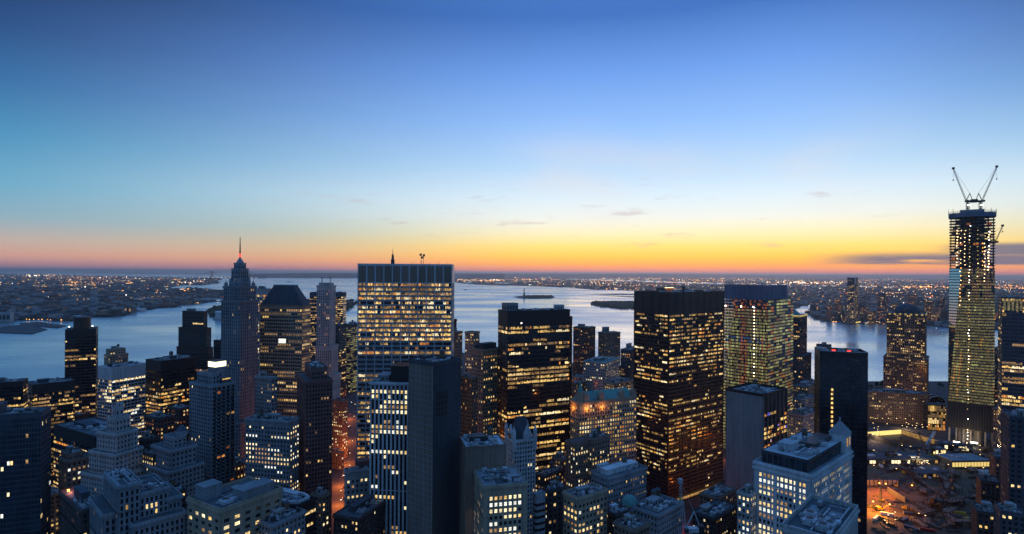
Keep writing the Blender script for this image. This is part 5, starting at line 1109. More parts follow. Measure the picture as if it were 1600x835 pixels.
while zz < ztop - 8:
    b = MB(); b.prism(octo(zz), zz, zz + (1.0 if zz > zglass else 1.4 if hash(zz) % 3 else 1.1), 'metal_dark'); b.build('floor_slab', t)
    z1 = zz + FH; o0, o1 = inset(zz, .5), inset(z1, .5)
    if zz < zglass:
        b = MB()
        for e in range(8):
            p0, p1, q0, q1 = o0[e], o0[(e + 1) % 8], o1[e], o1[(e + 1) % 8]
            Lg = math.hypot(p1[0] - p0[0], p1[1] - p0[1])
            if Lg < 1.5: continue
            n = max(2, int(Lg / 2.6)); shiny = (e == 0 or e == 4)
            for k in range(n):
                f0, f1 = (k + .04) / n, (k + .96) / n; lp = lambda a, c_, f: (a[0] + (c_[0] - a[0]) * f, a[1] + (c_[1] - a[1]) * f)
                a0, a1, c1, c0 = lp(p0, p1, f0), lp(p0, p1, f1), lp(q0, q1, f1), lp(q0, q1, f0)
                hfr = (zz - zb_) / (zglass - zb_)
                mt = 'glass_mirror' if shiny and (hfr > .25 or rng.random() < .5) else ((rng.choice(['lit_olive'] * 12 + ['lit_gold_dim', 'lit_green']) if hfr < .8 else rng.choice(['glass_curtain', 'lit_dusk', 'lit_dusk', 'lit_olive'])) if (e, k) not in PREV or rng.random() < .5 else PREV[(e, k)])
                PREV[(e, k)] = mt if mt != 'glass_mirror' else PREV.get((e, k), mt)
                b.face([(a0[0], a0[1], zz + (.95 if mt == 'glass_mirror' else 1.6)), (a1[0], a1[1], zz + (.95 if mt == 'glass_mirror' else 1.6)), (c1[0], c1[1], z1 - .05), (c0[0], c0[1], z1 - .05)], mt)
        b.build('window_band', t)
    else:
        b = MB(); oc = inset(zz, 2)
        for e in range(8):
            p0, p1 = oc[e], oc[(e + 1) % 8]; n = max(1, int(math.hypot(p1[0] - p0[0], p1[1] - p0[1]) / 7))
            for k in range(n): x_, y_ = p0[0] + (p1[0] - p0[0]) * k / n, p0[1] + (p1[1] - p0[1]) * k / n; b.box(x_ - .5, x_ + .5, y_ - .5, y_ + .5, zz + .91, z1 - .01, 'metal_dark')
            if rng.random() < .4:
                f0 = rng.random() * .6; x_, y_ = p0[0] + (p1[0] - p0[0]) * f0, p0[1] + (p1[1] - p0[1]) * f0; x2, y2 = p0[0] + (p1[0] - p0[0]) * (f0 + .35), p0[1] + (p1[1] - p0[1]) * (f0 + .35)
                b.face([(x_, y_, zz + 1), (x2, y2, zz + 1), (x2, y2, z1 - .1), (x_, y_, z1 - .1)], rng.choice(['lit_ember', 'lit_dusk', 'granite_dark', 'net_dark', 'stone_brown', 'stone_brown']))
        b.build('steel_frame', t)
    zz = z1; fl += 1
# lamps in vertical strings: (px, from y, to y, material, size)
right = Vector((math.cos(R(38)), math.sin(R(38)), 0))
def wt_lamp(px, py, s_, mt, name='work_lamp', n_off=0):
    """a lamp just outside the facade seen at this spot of the tower"""
    u, v = UV(px, py); Y = Yw - 36; 
    for _ in range(40):
        p = Vector((u * Y, Y, H + v * Y)); lx_ = (p.x - cw.x) * math.cos(R(-38)) + (p.y - cw.y) * math.sin(R(-38)); ly_ = -(p.x - cw.x) * math.sin(R(-38)) + (p.y - cw.y) * math.cos(R(-38))
        if inside(octo(p.z, .6), lx_, ly_): break
        Y += 1
    b = MB(); b.box(-s_, s_, -s_, s_, -s_, s_, mt); o = b.build(name, t); o.location = (lx_, ly_, p.z); return o
cnt = 0
for (px, y0_, y1_, dy, s_, ms) in ((1515.5, 354, 700, 5.2, .46, ['lamp_warm', 'lamp_white', 'lamp_soft_gold']), (1501.5, 360, 480, 6.5, .5, ['lamp_warm', 'lamp_sodium']), (1496, 360, 420, 5, .6, ['lamp_warm']), (1508, 360, 420, 6, .45, ['lamp_warm']),
                                (1528, 360, 448, 6.5, .5, ['lamp_warm', 'lamp_soft_gold']), (1545.5, 362, 425, 4.6, .65, ['lamp_warm', 'lamp_white']), (1539, 380, 445, 6, .5, ['lamp_warm']), (1536, 380, 420, 7, .4, ['lamp_sodium'])):
    y_ = y0_
    while y_ < y1_:
        if rng.random() < .92 and cnt < 170: o = wt_lamp(px + rng.uniform(-.9, .9) + (y_ - 354) * (-.012), y_ + rng.uniform(-.8, .8), s_, rng.choice(ms)); cnt += 1
        y_ += dy
# podium: netted base above an open lit ground storey
b = MB(); b.prism([(-th - .3, -th - .3), (th + .3, -th - .3), (th + .3, th + .3), (-th - .3, th + .3)], 22, zb_ - .05, 'net_dark')
for e in range(18):
    u = -th + e * 2 * th / 17; b.box(u - .3, u + .3, -th - .8, -th - .35, 20, zb_ + 3, 'metal_dark'); b.box(-th - .8, -th - .35, u - .3, u + .3, 20, zb_ + 3, 'metal_dark')
b.build('podium', t)
for e in range(7):
    u = -th + 2 + e * (2 * th - 4) / 6
    for w_ in (-1, 1):
        b = MB(); b.box(u - 1, u + 1, w_ * (th - 2) - 1, w_ * (th - 2) + 1, 0, 21.9, 'concrete'); b.build('column', t)
        if 0 < e < 6: b = MB(); b.box(w_ * (th - 2) - 1, w_ * (th - 2) + 1, u - 1, u + 1, 0, 21.8, 'concrete'); b.build('column', t)
b = MB(); b.prism([(-th, -th), (th, -th), (th, th), (-th, th)], 21, 21.95, 'metal_dark'); b.build('floor_slab', t)
for (px, py, mt) in ((1495, 691, 'lamp_white'), (1522, 692, 'lamp_white'), (1503, 696, 'lamp_sodium')):
    b = MB(); b.box(-4, 4, -.5, .5, -.8, .8, mt); o = b.build('flood_lamp', t); g_ = G(px, py, 8); dx, dy = g_.x - cw.x, g_.y - cw.y; c_, s_ = math.cos(R(-38)), math.sin(R(-38)); o.location = (dx * c_ + dy * s_, -dx * s_ + dy * c_, 8)
# top: safety cocoon and rail
b = MB(); oc = octo(ztop, 1.2); zc = ztop - 9
b.prism(octo(ztop - 9, 1.0), ztop - 9, ztop - 2.5, 'navy_net', octo(ztop, 1.2)); b.build('safety_net', t)
b = MB()
for e in range(8):
    p0, p1 = oc[e], oc[(e + 1) % 8]; b.bar((*p0, ztop), (*p1, ztop), .35, 'metal_pale'); b.bar((*p0, ztop - 1.6), (*p1, ztop - 1.6), .3, 'metal_pale')
    n = max(1, int(math.hypot(p1[0] - p0[0], p1[1] - p0[1]) / 3))
    for k in range(n): x_, y_ = p0[0] + (p1[0] - p0[0]) * k / n, p0[1] + (p1[1] - p0[1]) * k / n; b.bar((x_, y_, ztop - 3), (x_, y_, ztop + (4 if rng.random() < .15 else .2)), .3, 'metal_dark')
b.build('roof_rail', t)
for e in (0, 1, 4, 6, 7):
    b = MB(); p0 = oc[e]; b.bar((p0[0] * .8, p0[1] * .8, ztop - 3), (p0[0] * .8, p0[1] * .8, ztop + 5), .45, 'metal_dark'); b.build('hoist_post', t)
derrick('left luffing crane on top of the supertall tower leaning left', 1512, 331, 846, 14, 47, -19.5, lamps=True, mastw=2.6, w=.9)
derrick('right luffing crane on top of the supertall tower leaning right', 1532, 331, 846, 14, 50, 21.5, lamps=True, mastw=2.6, w=.9)
derrick('slim crane leaning right beside the supertall tower', 1553, 382, 872, 2, 24, 11, mastw=2, w=.7)
# ---- right edge
B = T('glass office tower with bright top floors at the right edge', 1566, 466, None, 1618, 640, -34, band(fh=4.1, bw=7, sub=4, pf=.06, sf=.34, lit=.5, pal='gold', wall='slate', top=.6, dark=[(.80, .90), (.68, .76)], glass='glass_blue'), band(fh=4.1, bw=7, sub=3, lit=.2, pal='dim', wall='slate', top=.6), l=30, cl=None, fin=False, name='glass_tower')
x0, x1, y0, y1, z = B.rects[0]; b = MB()
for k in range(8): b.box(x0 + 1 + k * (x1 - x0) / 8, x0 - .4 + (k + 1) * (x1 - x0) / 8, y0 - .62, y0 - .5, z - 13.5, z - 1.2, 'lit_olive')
b.build('crown_glazing', B.root); B.clutter(n=3, bulk=0); B.done()
T('slim dark tower between the supertall and the right edge tower', 1556, 545, 1553, 1566, 900, 40, band(lit=.08, pal='dim', wall='slate'), cl=None)
T('reddish lit shaft right behind the supertall', 1560, 600, 1554, 1568, 830, 40, grid(lit=.3, wall='brick_red', pal='ember'), cl=None)
T('tall stone block with scattered lit windows at the lower right edge', 1578, 652, None, 1660, 470, -28, grid(lit=.1, wall='slate', pal='dim', fh=4, bw=4, pf=.5), l=24, cl=dict(n=3), name='masonry_tower')
T('dark brick block beside the construction yard at the right', 1556, 716, None, 1600, 560, -28, grid(lit=.22, wall='brick_dark', pal='warm', fh=3.8, bw=3.2), l=22, cl=dict(n=4), name='masonry_building')
T('low dark block with twin roof lights at bottom right', 1528, 800, None, 1563, 430, -28, grid(lit=.15, wall='brick_dark', pal='warm', fh=3.8), l=18, cl=dict(n=3), name='masonry_building')
T('small stepped dark block in the bottom right corner', 1564, 800, None, 1602, 400, -28, grid(lit=.15, wall='slate', pal='pale', fh=3.8), l=16, cl=dict(n=3, bulk=1), name='masonry_building')
T('dark brick block right of the construction yard', 1534, 752, None, 1562, 520, -28, grid(lit=.16, wall='brick_dark', pal='dim', fh=3.8), l=20, cl=dict(n=3), name='masonry_building')
# ---- lower left
B = T('black flat topped block with stacked amber floor strips', 145, 683, 84, 228, 500, 62, band(lit=.7, pal='gold', fh=3.8, top=10, bw=5, wall='steel_black', dark=[(0, .3)]), band(lit=.7, pal='gold', fh=3.8, top=10, bw=5, wall='steel_black', dark=[(0, .3)]), cl=dict(n=6, bulk=1, mat='slate', hb=2)) if False else None
B = Building('black flat topped block with stacked amber floor strips', 150, 684, 500, 60, name='office_block')
r_ = B.box_px(150, 684, 84, 214, 500); st = band(lit=.65, pal='gold', fh=3.8, top=10, bw=5, wall='steel_black'); B.tier(r_, 0, st, st); B.clutter(n=6, mat='slate', hb=2.5); B.done()
B = Building('stepped pale stone ziggurat tower with blank corner', 182, 680, 430, 70, name='ziggurat_tower')
g11 = grid(fh=3.6, bw=2.9, pf=.55, sf=.5, lit=.01, wall='stone_pale', pal='dim', rel=.5)
r0 = B.box_px(182, 680, 152, 214, 430); B.tier(r0, 0, g11, blank(wall='stone_pale', bw=20) if False else g11); x0, x1, y0, y1, z = r0
B.tier((x0 + 2, x1 - 3, y0 + 4, y1 - 8, z + 11), z, g11, g11); B.tier((x0 + 4, x1 - 6, y0 + 7, y1 - 11, z + 18), z + 11, g11, g11)
B.tier((x0 - 3, x1 + 2, y0 - 3, y1 + 4, z - 14), 0, g11, g11); B.tier((x0 - 6, x1 + 4, y0 - 6, y1 + 8, z - 30), 0, g11, g11); B.tier((x0 - 9, x1 + 6, y0 - 9, y1 + 12, z - 46), 0, g11, g11)
x0, x1, y0, y1, z = B.rects[2]
for (u, v) in ((x0 + 1, y0 + 1), (x1 - 1, y0 + 1), (x0 + 1, y1 - 1)):
    b = MB(); b.box(u - 1.4, u + 1.4, v - 1.4, v + 1.4, z, z + 3.5, 'stone_pale'); b.build('pinnacle', B.root)
B.rects.append(B.rects[2]); B.clutter(n=2, fans=0, bulk=1, mat='stone_pale', hb=3); B.done()
B = T('small stepped block with warm attic windows at lower left', 104, 722, 93, 143, 440, 52, grid(lit=.4, wall='stone_brown', pal='white', fh=3.8), grid(lit=.04, wall='stone_brown', pal='white', fh=3.8), cl=None, fin=False, name='masonry_building')
add(B, 106, 712, 96, 130, 444, grid(lit=.15, wall='stone_brown', pal='warm'), z0=B.rects[0][4], cl=dict(n=2, tank=1)); B.done()
B = Building('art deco block with ribbed wings and flat square crown at lower left', 186, 762, 330, 46, name='art_deco_tower')
g12 = grid(fh=3.9, bw=2.5, pf=.5, sf=.3, lit=.06, wall='stone_grey', pal='warm', rel=.9, top=3)
r0 = B.box_px(186, 762, 165, 218, 330); B.tier(r0, 0, g12, g12, roofmat='roof_gravel'); x0, x1, y0, y1, z = r0; B.clutter(n=3, bulk=0, fans=1)
B.tier((x1 + .3, x1 + 15, y0 + 1, y1 - 2, z - 7), 0, g12, g12); B.clutter(n=2, bulk=0, fans=0); B.tier((x0 + 3, x1 - 2, y1 + .3, y1 + 16, z - 8), 0, g12, g12); B.clutter(n=2, bulk=0, fans=0)
B.tier((x0 - 6, x0 - .3, y0 + 5, y1 + 8, z - 16), 0, g12, g12); B.tier((x0 + 6, x1 + 22, y0 - 6, y0 - .3, z - 22), 0, g12, g12)
B.tier((x1 + 15.3, x1 + 22, y0 + 1, y1 - 2, z - 14), 0, g12, g12); B.done()
B = T('dark corner block with a red glowing roof terrace', 128, 800, 95, 158, 350, 50, grid(lit=.12, wall='brick_dark', pal='dim', fh=3.8), cl=dict(n=3, bulk=1, mat='slate', hb=6), fin=False, name='masonry_building')
x0, x1, y0, y1, z = B.rects[0]; b = MB(); b.box(x0 + 2, x0 + 3.2, y1 - 7, y1 - 5.8, z + 1.2, z + 2.4, 'lamp_sodium'); b.cyl(x0 + 2.6, y1 - 6.4, .15, z, z + 1.2, 'metal_dark', 6)
b.build('terrace_lamp', B.root); B.done()
ld = bpy.data.lights.new('terrace_light', 'POINT'); ld.energy = 1400; ld.color = (1, .22, .08); ld.shadow_soft_size = .5; lo_ = bpy.data.objects.new('terrace_light', ld); COL.objects.link(lo_)
p_ = B.root.matrix_basis @ Vector((x0 + 3.5, y1 - 6.4, z + 3.2)); lo_.location = p_
T('narrow dark block with a grid of warm windows beside the ziggurat', 226, 688, 218, 246, 455, 60, grid(lit=.0, wall='brick_dark', pal='warm', fh=3.8), cl=dict(n=2, bulk=1, fans=0, hb=5), name='masonry_building')
T('block with a patch of warm lit windows left of the domed stone block', 240, 712, 220, 250, 440, 60, grid(lit=.5, wall='brick_dark', pal='warm', fh=3.8, runs=.7, dark=[(0, .55)]), cl=dict(n=2, bulk=0, fans=0), name='masonry_building')
B = T('grey stone block with small domed roof house', 268, 706, 238, 306, 430, 58, grid(fh=3.8, bw=3, pf=.5, lit=.04, wall='stone_grey', pal='warm', rel=.6), cl=None, fin=False, name='masonry_building')
x0, x1, y0, y1, z = B.rects[0]; B.tier((x0 + 4, x1 - 5, y0 + 5, y1 - 9, z + 8), z, grid(lit=.03, wall='stone_grey'), grid(lit=.0, wall='stone_grey')); b = MB(); b.cyl(x0 + 14, y0 + 12, 4.5, z + 8.3, z + 11, 'stone_grey', 12); b.cyl(x0 + 14, y0 + 12, 4.5, z + 11.003, z + 15, 'slate', 12, 1.2); b.build('dome', B.root)
B.tier((x0 - 4, x1 + 4, y0 - 4, y1 + 3, z - 14), 0, grid(lit=.04, wall='stone_grey'), grid(lit=.03, wall='stone_grey')); B.done()
B = Building('tall apartment block with balconies and a blazing lit roof box', 331, 600, 480, 60, name='apartment_tower')
g13 = grid(fh=3.2, bw=2.6, pf=.42, sf=.4, lit=.04, wall='stone_grey', pal='warm', rel=.5, top=2); g13b = grid(fh=3.2, bw=4.2, pf=.3, sf=.4, lit=.08, wall='stone_grey', pal='ember', rel=.5, top=2)
r_ = B.box_px(331, 604, 297, 367, 480); B.tier(r_, 0, g13b, g13); x0, x1, y0, y1, z = r_
for f_ in range(34):
    b = MB()
    for i in range(4):
        u = x0 + 3 + i * (x1 - x0 - 6) / 3; b.box(u - 2.2, u + 1.2, y0 - 2.0, y0 - .5, z - 5 - f_ * 3.2, z - 4.8 - f_ * 3.2, 'concrete'); b.box(u - 2.2, u + 1.2, y0 - 2.1, y0 - 2.0, z - 4.79 - f_ * 3.2, z - 3.8 - f_ * 3.2, 'glass_blue')
    b.build('balcony', B.root)
B.tier((x0 + 3, x1 - 12, y0 + 4, y1 - 6, z + 9), z, g13, g13); z2 = z + 9
b = MB(); b.box(x0 + 8, x0 + 18, y0 + 8, y0 + 18, z2 + .3, z2 + 5, 'stone_grey'); b.box(x0 + 8, x0 + 18, y0 + 8, y0 + 18, z2 + 5.003, z2 + 9.5, 'lamp_crown'); b.box(x0 + 7.6, x0 + 18.4, y0 + 7.6, y0 + 18.4, z2 + 9.51, z2 + 10.1, 'metal_dark'); b.build('lit_crown', B.root)
b = MB(); b.box(x1 - 10, x1 - 3, y0 + 2, y0 + 2.3, z + 3.4, z + 4.4, 'lit_gold'); b.box(x1 - 11, x1 - 2, y0 + 2.4, y0 + 8, z + .3, z + 4.6, 'slate'); b.build('roof_lounge', B.root); B.rects.append(r_); B.clutter(n=3, bulk=0, fans=1); B.done()
T('pale masonry block full of small lit windows left of the brown brick tower', 453, 660, 384, 467, 470, 78, grid(fh=3.6, bw=2.9, pf=.5, sf=.5, lit=.5, pal='white', wall='stone_grey', runs=.6, floorvar=.6, top=5), cl=dict(n=8, bulk=1, tank=2, mat='stone_grey'), name='masonry_building')
B = Building('dark block with an octagonal sunken roof court and skylights', 462, 796, 370, 62, name='office_block')
st = band(lit=.18, pal='warm', fh=4, bw=4, top=5, wall='steel_black', sf=.5); r_ = B.box_px(462, 796, 396, 493, 370); B.tier(r_, 0, st, st, roofmat='slate', parapet=2.2); x0, x1, y0, y1, z = r_; w_, l_ = x1 - x0, y1 - y0
b = MB(); q = .22; oc = [(x0 + w_ * a, y0 + l_ * c_) for a, c_ in ((q, .06), (1 - q, .06), (.94, q), (.94, .62), (1 - q, .78), (q, .78), (.06, .62), (.06, q))]
for i in range(8): b.bar((*oc[i], z + 2.6), (*oc[(i + 1) % 8], z + 2.6), 1.6, 'roof_pale')
for i in range(8): b.bar((*oc[i], z + 1.2), (*oc[(i + 1) % 8], z + 1.2), .8, 'metal_dark')
b.build('roof_court', B.root)
for i in range(3):
    for j in range(3): b = MB(); u, v = x0 + w_ * (.28 + i * .16), y0 + l_ * (.2 + j * .17); b.box(u, u + 2.8, v, v + 3.2, z + .3, z + 1.5, 'roof_gravel'); b.build('skylight', B.root)
B.bulkhead(x0 + w_ * .1, x0 + w_ * .5, y0 + l_ * .82, y1 - 1, z + .25, z + 6, 'slate'); B.bulkhead(x1 - 6, x1 - 2, y0 + l_ * .3, y0 + l_ * .7, z + .25, z + 3.5, 'roof_pale', False); B.clutter(n=3, bulk=0, fans=2); B.done()
T('small block with flat roof tucked right of the sunken roof court', 503, 776, 488, 514, 420, 62, grid(lit=.15, wall='stone_brown', pal='warm'), cl=dict(n=2, tank=1), name='masonry_building')
B = Building('pale panelled block with deep roof slabs at bottom left of centre', 345, 800, 330, 58, name='office_block')
g14 = grid(fh=4.2, bw=7, pf=.5, sf=.5, lit=.3, pal='warm', wall='stone_tan', rel=.5, top=5, runs=.3)
r_ = B.box_px(345, 800, 285, 412, 330, 40, 34); B.tier(r_, 0, g14, g14, parapet=1.8); x0, x1, y0, y1, z = r_
B.bulkhead(x0 + 3, x0 + 14, y1 - 12, y1 - 2, z + .25, z + 8, 'stone_grey', False); B.bulkhead(x1 - 24, x1 - 3, y0 + 3, y0 + 14, z + .25, z + 5.5, 'stone_grey', False); B.fan(x0 + 8, y0 + 8, z + .25, 2.6, 2.4); B.clutter(n=5, bulk=0, fans=1); B.done()
T('low pale roof at the bottom edge below the sunken roof court', 425, 822, 400, 476, 345, 60, grid(lit=.05, wall='stone_grey', pal='warm'), cl=dict(n=6, bulk=1), name='masonry_building')
T('dark low roof at the bottom edge below the striped slab', 560, 812, 522, 640, 400, 70, grid(lit=.1, wall='brick_dark', pal='warm'), cl=dict(n=8, bulk=1, mat='slate'), name='masonry_building')
B = T('beige corner block with a dark red roof piece along the street', 541, 738, 539, 582, 455, 24, grid(fh=4, bw=3.4, lit=.3, pal='warm', wall='stone_pale', top=7), cl=None, fin=False, name='masonry_building')
x0, x1, y0, y1, z = B.rects[0]; B.bulkhead(x0 + 9, x1 - 1, y0 + 4, y0 + 14, z + .25, z + 5, 'brick_red', False); B.clutter(n=3, bulk=0, fans=1); B.done()
# ---- lower right centre
B = T('pair of dark roof boxes with white tops beside a green copper dome', 962, 806, 946, 985, 385, 36, grid(lit=.1, wall='brick_dark', pal='warm'), cl=dict(n=4, bulk=1, mat='roof_pale', hb=4), fin=False, name='masonry_building'); B.done()
c = P(984, 780, 400); t = thing('domed_tower', 'round stone turret house under a green copper dome at bottom', 'building', (c.x, c.y, 0))
b = MB(); b.cyl(0, 0, 5.4, 0, c.z - 3, 'stone_tan', 16); b.build('wall', t)
b = MB(); pr = (5.6, c.z - 3 + .003)
for k in range(1, 6): an = k / 5 * 1.5; b.cyl(0, 0, pr[0], pr[1], c.z - 3 + 6 * math.sin(an), 'copper_green', 16, 5.6 * math.cos(an)); pr = (5.6 * math.cos(an), c.z - 3 + 6 * math.sin(an) + .002)
b.cyl(0, 0, .3, pr[1], pr[1] + 3, 'metal_dark', 6); b.build('dome', t)
T('grey masonry block cluttered with roof boxes before the dark corner tower', 1028, 806, 990, 1066, 380, 44, grid(fh=3.8, bw=2.6, lit=.05, wall='stone_grey', pal='dim'), cl=dict(n=9, bulk=1, mat='stone_grey', tank=2, fans=3), name='masonry_building')
T('low roof at the bottom edge with a blue hatch', 990, 830, 960, 1014, 350, 40, grid(lit=.1, wall='stone_brown', pal='warm'), cl=dict(n=4), name='masonry_building')
T('low dark warehouse roof with warm skylights by the red lit street', 1115, 812, 1082, 1152, 430, 42, grid(lit=.15, wall='brick_dark', pal='warm'), cl=dict(n=7), name='masonry_building')
T('long low dark roof right below the dark corner tower', 1120, 780, 1094, 1150, 480, 42, grid(lit=.1, wall='stone_brown', pal='warm'), cl=dict(n=6, bulk=0), name='masonry_building')
derrick('white lattice crane mast standing in the street gap', 1077, 838, 372, 3, 30, -4, name='street_crane', mat='metal_pale', mastw=2.6, w=.9)
# filler blocks so that no street gap opens on bare ground
FILL = [(20, 760, 0, 70, 430), (78, 775, 60, 100, 480), (205, 800, 190, 240, 380), (262, 775, 240, 290, 400), (290, 735, 270, 312, 470), (370, 728, 350, 390, 520), (345, 690, 330, 362, 560), (250, 655, 226, 272, 560), (280, 640, 262, 300, 620),
        (455, 750, 440, 470, 500), (496, 740, 480, 510, 520), (250, 610, 240, 262, 800), (340, 612, 330, 352, 800), (390, 640, 380, 402, 700), (495, 640, 484, 505, 760), (735, 640, 720, 745, 640), (726, 600, 716, 738, 660),
        (760, 720, 735, 780, 540), (850, 745, 836, 880, 500), (880, 720, 864, 892, 520), (900, 600, 892, 915, 820), (960, 600, 945, 992, 780), (975, 620, 962, 994, 700), (1140, 760, 1126, 1152, 600), (860, 610, 850, 892, 900), (975, 575, 965, 994, 900),
        (1255, 650, 1232, 1282, 760), (935, 585, 920, 960, 1000), (180, 640, 165, 205, 760), (60, 650, 50, 84, 700), (12, 640, 0, 30, 700), (120, 650, 100, 140, 740), (468, 600, 460, 480, 700), (1240, 590, 1230, 1262, 1080), (770, 560, 755, 790, 900), (1490, 640, 1444, 1500, 960), (1590, 560, 1570, 1620, 900), (1560, 640, 1552, 1580, 760)]
rf = random.Random(21)
where = ['left edge', 'lower left', 'left', 'centre left', 'centre', 'centre right', 'right']
for k, (cx, ty, lx, rx, Y) in enumerate(FILL):
    pal = rf.choice(['warm', 'dim', 'dim', 'ember']); wl = rf.choice(['stone_brown', 'brick_dark', 'stone_grey', 'stone_tan', 'slate', 'stone_brown'])
    T('infill masonry block between taller towers', cx, ty, lx, rx, Y, 62 if cx < 500 else 45 if cx < 900 else 40, grid(lit=rf.uniform(.25, .55), wall=wl, pal=pal, fh=3.8, bw=3.2), cl=dict(n=3, bulk=rf.choice([0, 1]), tank=rf.choice([0, 1]), fans=1), name='infill_block', group='infill masonry blocks between the towers', small=True, l=None)
# ---- far towers over the right river
B = Building('tall lone tower with pale ribs across the right river', 1332, 436, 2900, 40, name='far_tower')
gf = grid(fh=4, bw=8, pf=.4, sf=.4, lit=.3, wall='metal_dark', pal='dim', rel=.5, glass='glass_blue')
centred(B, 1332, 7.6, 444, 2900, 0, gf); centred(B, 1332, 7.0, 434.5, 2900, B.rects[0][4], gf); centred(B, 1332, 9, 498, 2900, 0, gf)
x0, x1, y0, y1, z = B.rects[1]
b = MB()
for u, v in ((x0, y0), (x1, y0), (x0, y1)): b.box(u - 1.5, u + 1.5, v - 1.5, v + 1.5, 0, z + 6, 'metal_pale')
b.build('rib', B.root); b = MB(); b.box(x0 - 18, x1 + 8, y0 - 12, y0 - 11, 8, 13, 'lamp_soft_gold'); b.build('base_light', B.root); B.done(small=True)
for (cx, ty, hw, Y, lt, lab) in ((1379, 459, 7, 2850, .25, 'dark second tower across the right river'), (1425, 461, 6, 3300, .25, 'far tower showing above the domed tower'), (1296, 477, 4, 3100, .3, 'small block on the far quay left of the lone tower'),
        (1400, 475, 5, 3000, .35, 'mid rise block on the far quay left of the domed tower'), (1452, 470, 6, 3000, .3, 'mid rise block on the far shore right of the domed tower'), (1462, 480, 6, 2900, .4, 'short lit block on the far quay right of the domed tower'), (1473, 465, 4, 3200, .2, 'slim far block left of the supertall tower'),
        (1310, 468, 4, 3300, .2, 'slim dark block left of the lone tower'), (1350, 480, 5, 3000, .3, 'low block right of the lone tower'), (1362, 487, 5, 2880, .5, 'brightly lit low block on the far quay'), (1560, 490, 5, 2900, .4, 'lit far block right of the supertall tower'), (1443, 486, 5, 2880, .3, 'squat far quay block touching the domed tower'), (1320, 488, 4, 2950, .3, 'squat far quay block at the lone tower foot')):
    B = Building(lab, cx, ty, Y, 40, name='far_tower'); centred(B, cx, hw, ty, Y, 0, grid(fh=4, bw=7, pf=.4, sf=.4, lit=lt, wall=rf.choice(['slate', 'stone_brown', 'granite_dark']), pal='ember', rel=.4, glass='glass_blue')); B.done(small=True)
for k in range(70):
    px = rf.uniform(1275, 1600); py = rf.uniform(478, 509) if px > 1290 else rf.uniform(484, 496); g0 = G(px, py, 0)
    if not inside(nj, g0.x, g0.y): continue
    low_house(px, py, rf.uniform(25, 60), rf.uniform(20, 40), rf.choice([16, 24, 34, 50, 70]) * rf.uniform(.7, 1.2), rf.choice(['stone_brown', 'brick_dark', 'slate', 'stone_tan', 'granite_dark']), rf.choice(['roof_tar', 'slate']),
              'flat roofed block on the far right shore', 'shore_block', rf.uniform(20, 60), gable=False, lit=['lit_gold_dim', 'glass_dark', 'glass_dark', 'lit_ember', 'lit_warm', 'glass_dark'], group='flat roofed blocks on the far right shore')

# ================================================================== memorial and construction ground
def gp(px, py, z=0): return G(px, py, z)
def flat(name, pts, z, mat, kind='structure', th=.3): return sheet(name, [(G(a, c, z).x, G(a, c, z).y) for a, c in pts], z, mat, th, kind)
flat('plaza_ground', [(1358, 705), (1358, 668), (1475, 668), (1600, 690), (1600, 720), (1480, 722)], .35, 'granite_dark', th=.3)
flat('road', [(1354, 650), (1490, 652), (1490, 659), (1354, 658)], .30, 'asphalt', th=.26)
for i, yy in enumerate((651.6, 656.2)):
    flat('road_marking', [(1354, yy), (1490, yy + 1.2), (1490, yy + 1.45), (1354, yy + .25)], .312, 'paint_white', th=.008)
flat('yard_ground', [(1352, 742), (1352, 706), (1560, 722), (1560, 835), (1352, 835)], .12, 'earth', th=.1)
# pool
c0 = gp(1378, 699); Yf = gp(1400, 681).y; Yn = gp(1380, 700.5).y
t = thing('memorial_pool', 'square sunken memorial pool with golden glowing inner walls', 'pool', (gp(1410, 690).x, (Yf + Yn) / 2, 0), R(14)); s_ = 33
b = MB(); rim = 2
for sx in (-1, 1): b.box(sx * s_, sx * (s_ + rim), -s_ - rim, s_ + rim, .4, 7.4, 'granite_dark'); b.box(-s_ + .01, s_ - .01, sx * s_, sx * (s_ + rim), .4, 7.4 if sx > 0 else 4, 'granite_dark')
b.build('rim', t)
b = MB(); b.box(-s_ + .02, -s_ + .12, -s_ + .2, s_ - .2, .5, 7.1, 'pool_wall_glow'); b.box(-s_ + .2, s_ - .2, s_ - .12, s_ - .02, .5, 7.1, 'pool_wall_glow'); b.box(s_ - .12, s_ - .02, -s_ + .2, s_ - .2, .5, 7.1, 'lit_gold_dim'); b.build('glow_wall', t)  # golden light on the inner walls put in as glowing sheets, no lamps here
b = MB(); b.box(-s_, s_, -s_, s_, .38, .6, 'steel_black'); b.build('basin', t)
b = MB(); b.box(-11, 11, -11, 11, .605, .7, 'glass_dark'); b.build('drain', t)
# ramp over the plaza
p = [gp(1448, 701), gp(1460, 683)]; t = thing('ramp', 'pale sloping ramp right of the memorial pool', 'ramp', tuple(p[0])); v_ = p[1] - p[0]
b = MB(); b.bar((0, 0, 4), (v_.x, v_.y, 7), 3.5, 'metal_pale'); b.build('deck', t); b = MB()
for k in range(5): q = Vector((0, 0, 4)).lerp(Vector((v_.x, v_.y, 7)), k / 4); b.box(q.x - .4, q.x + .4, q.y - .4, q.y + .4, .4, q.z - 1.7, 'metal_dark')
b.build('leg', t)
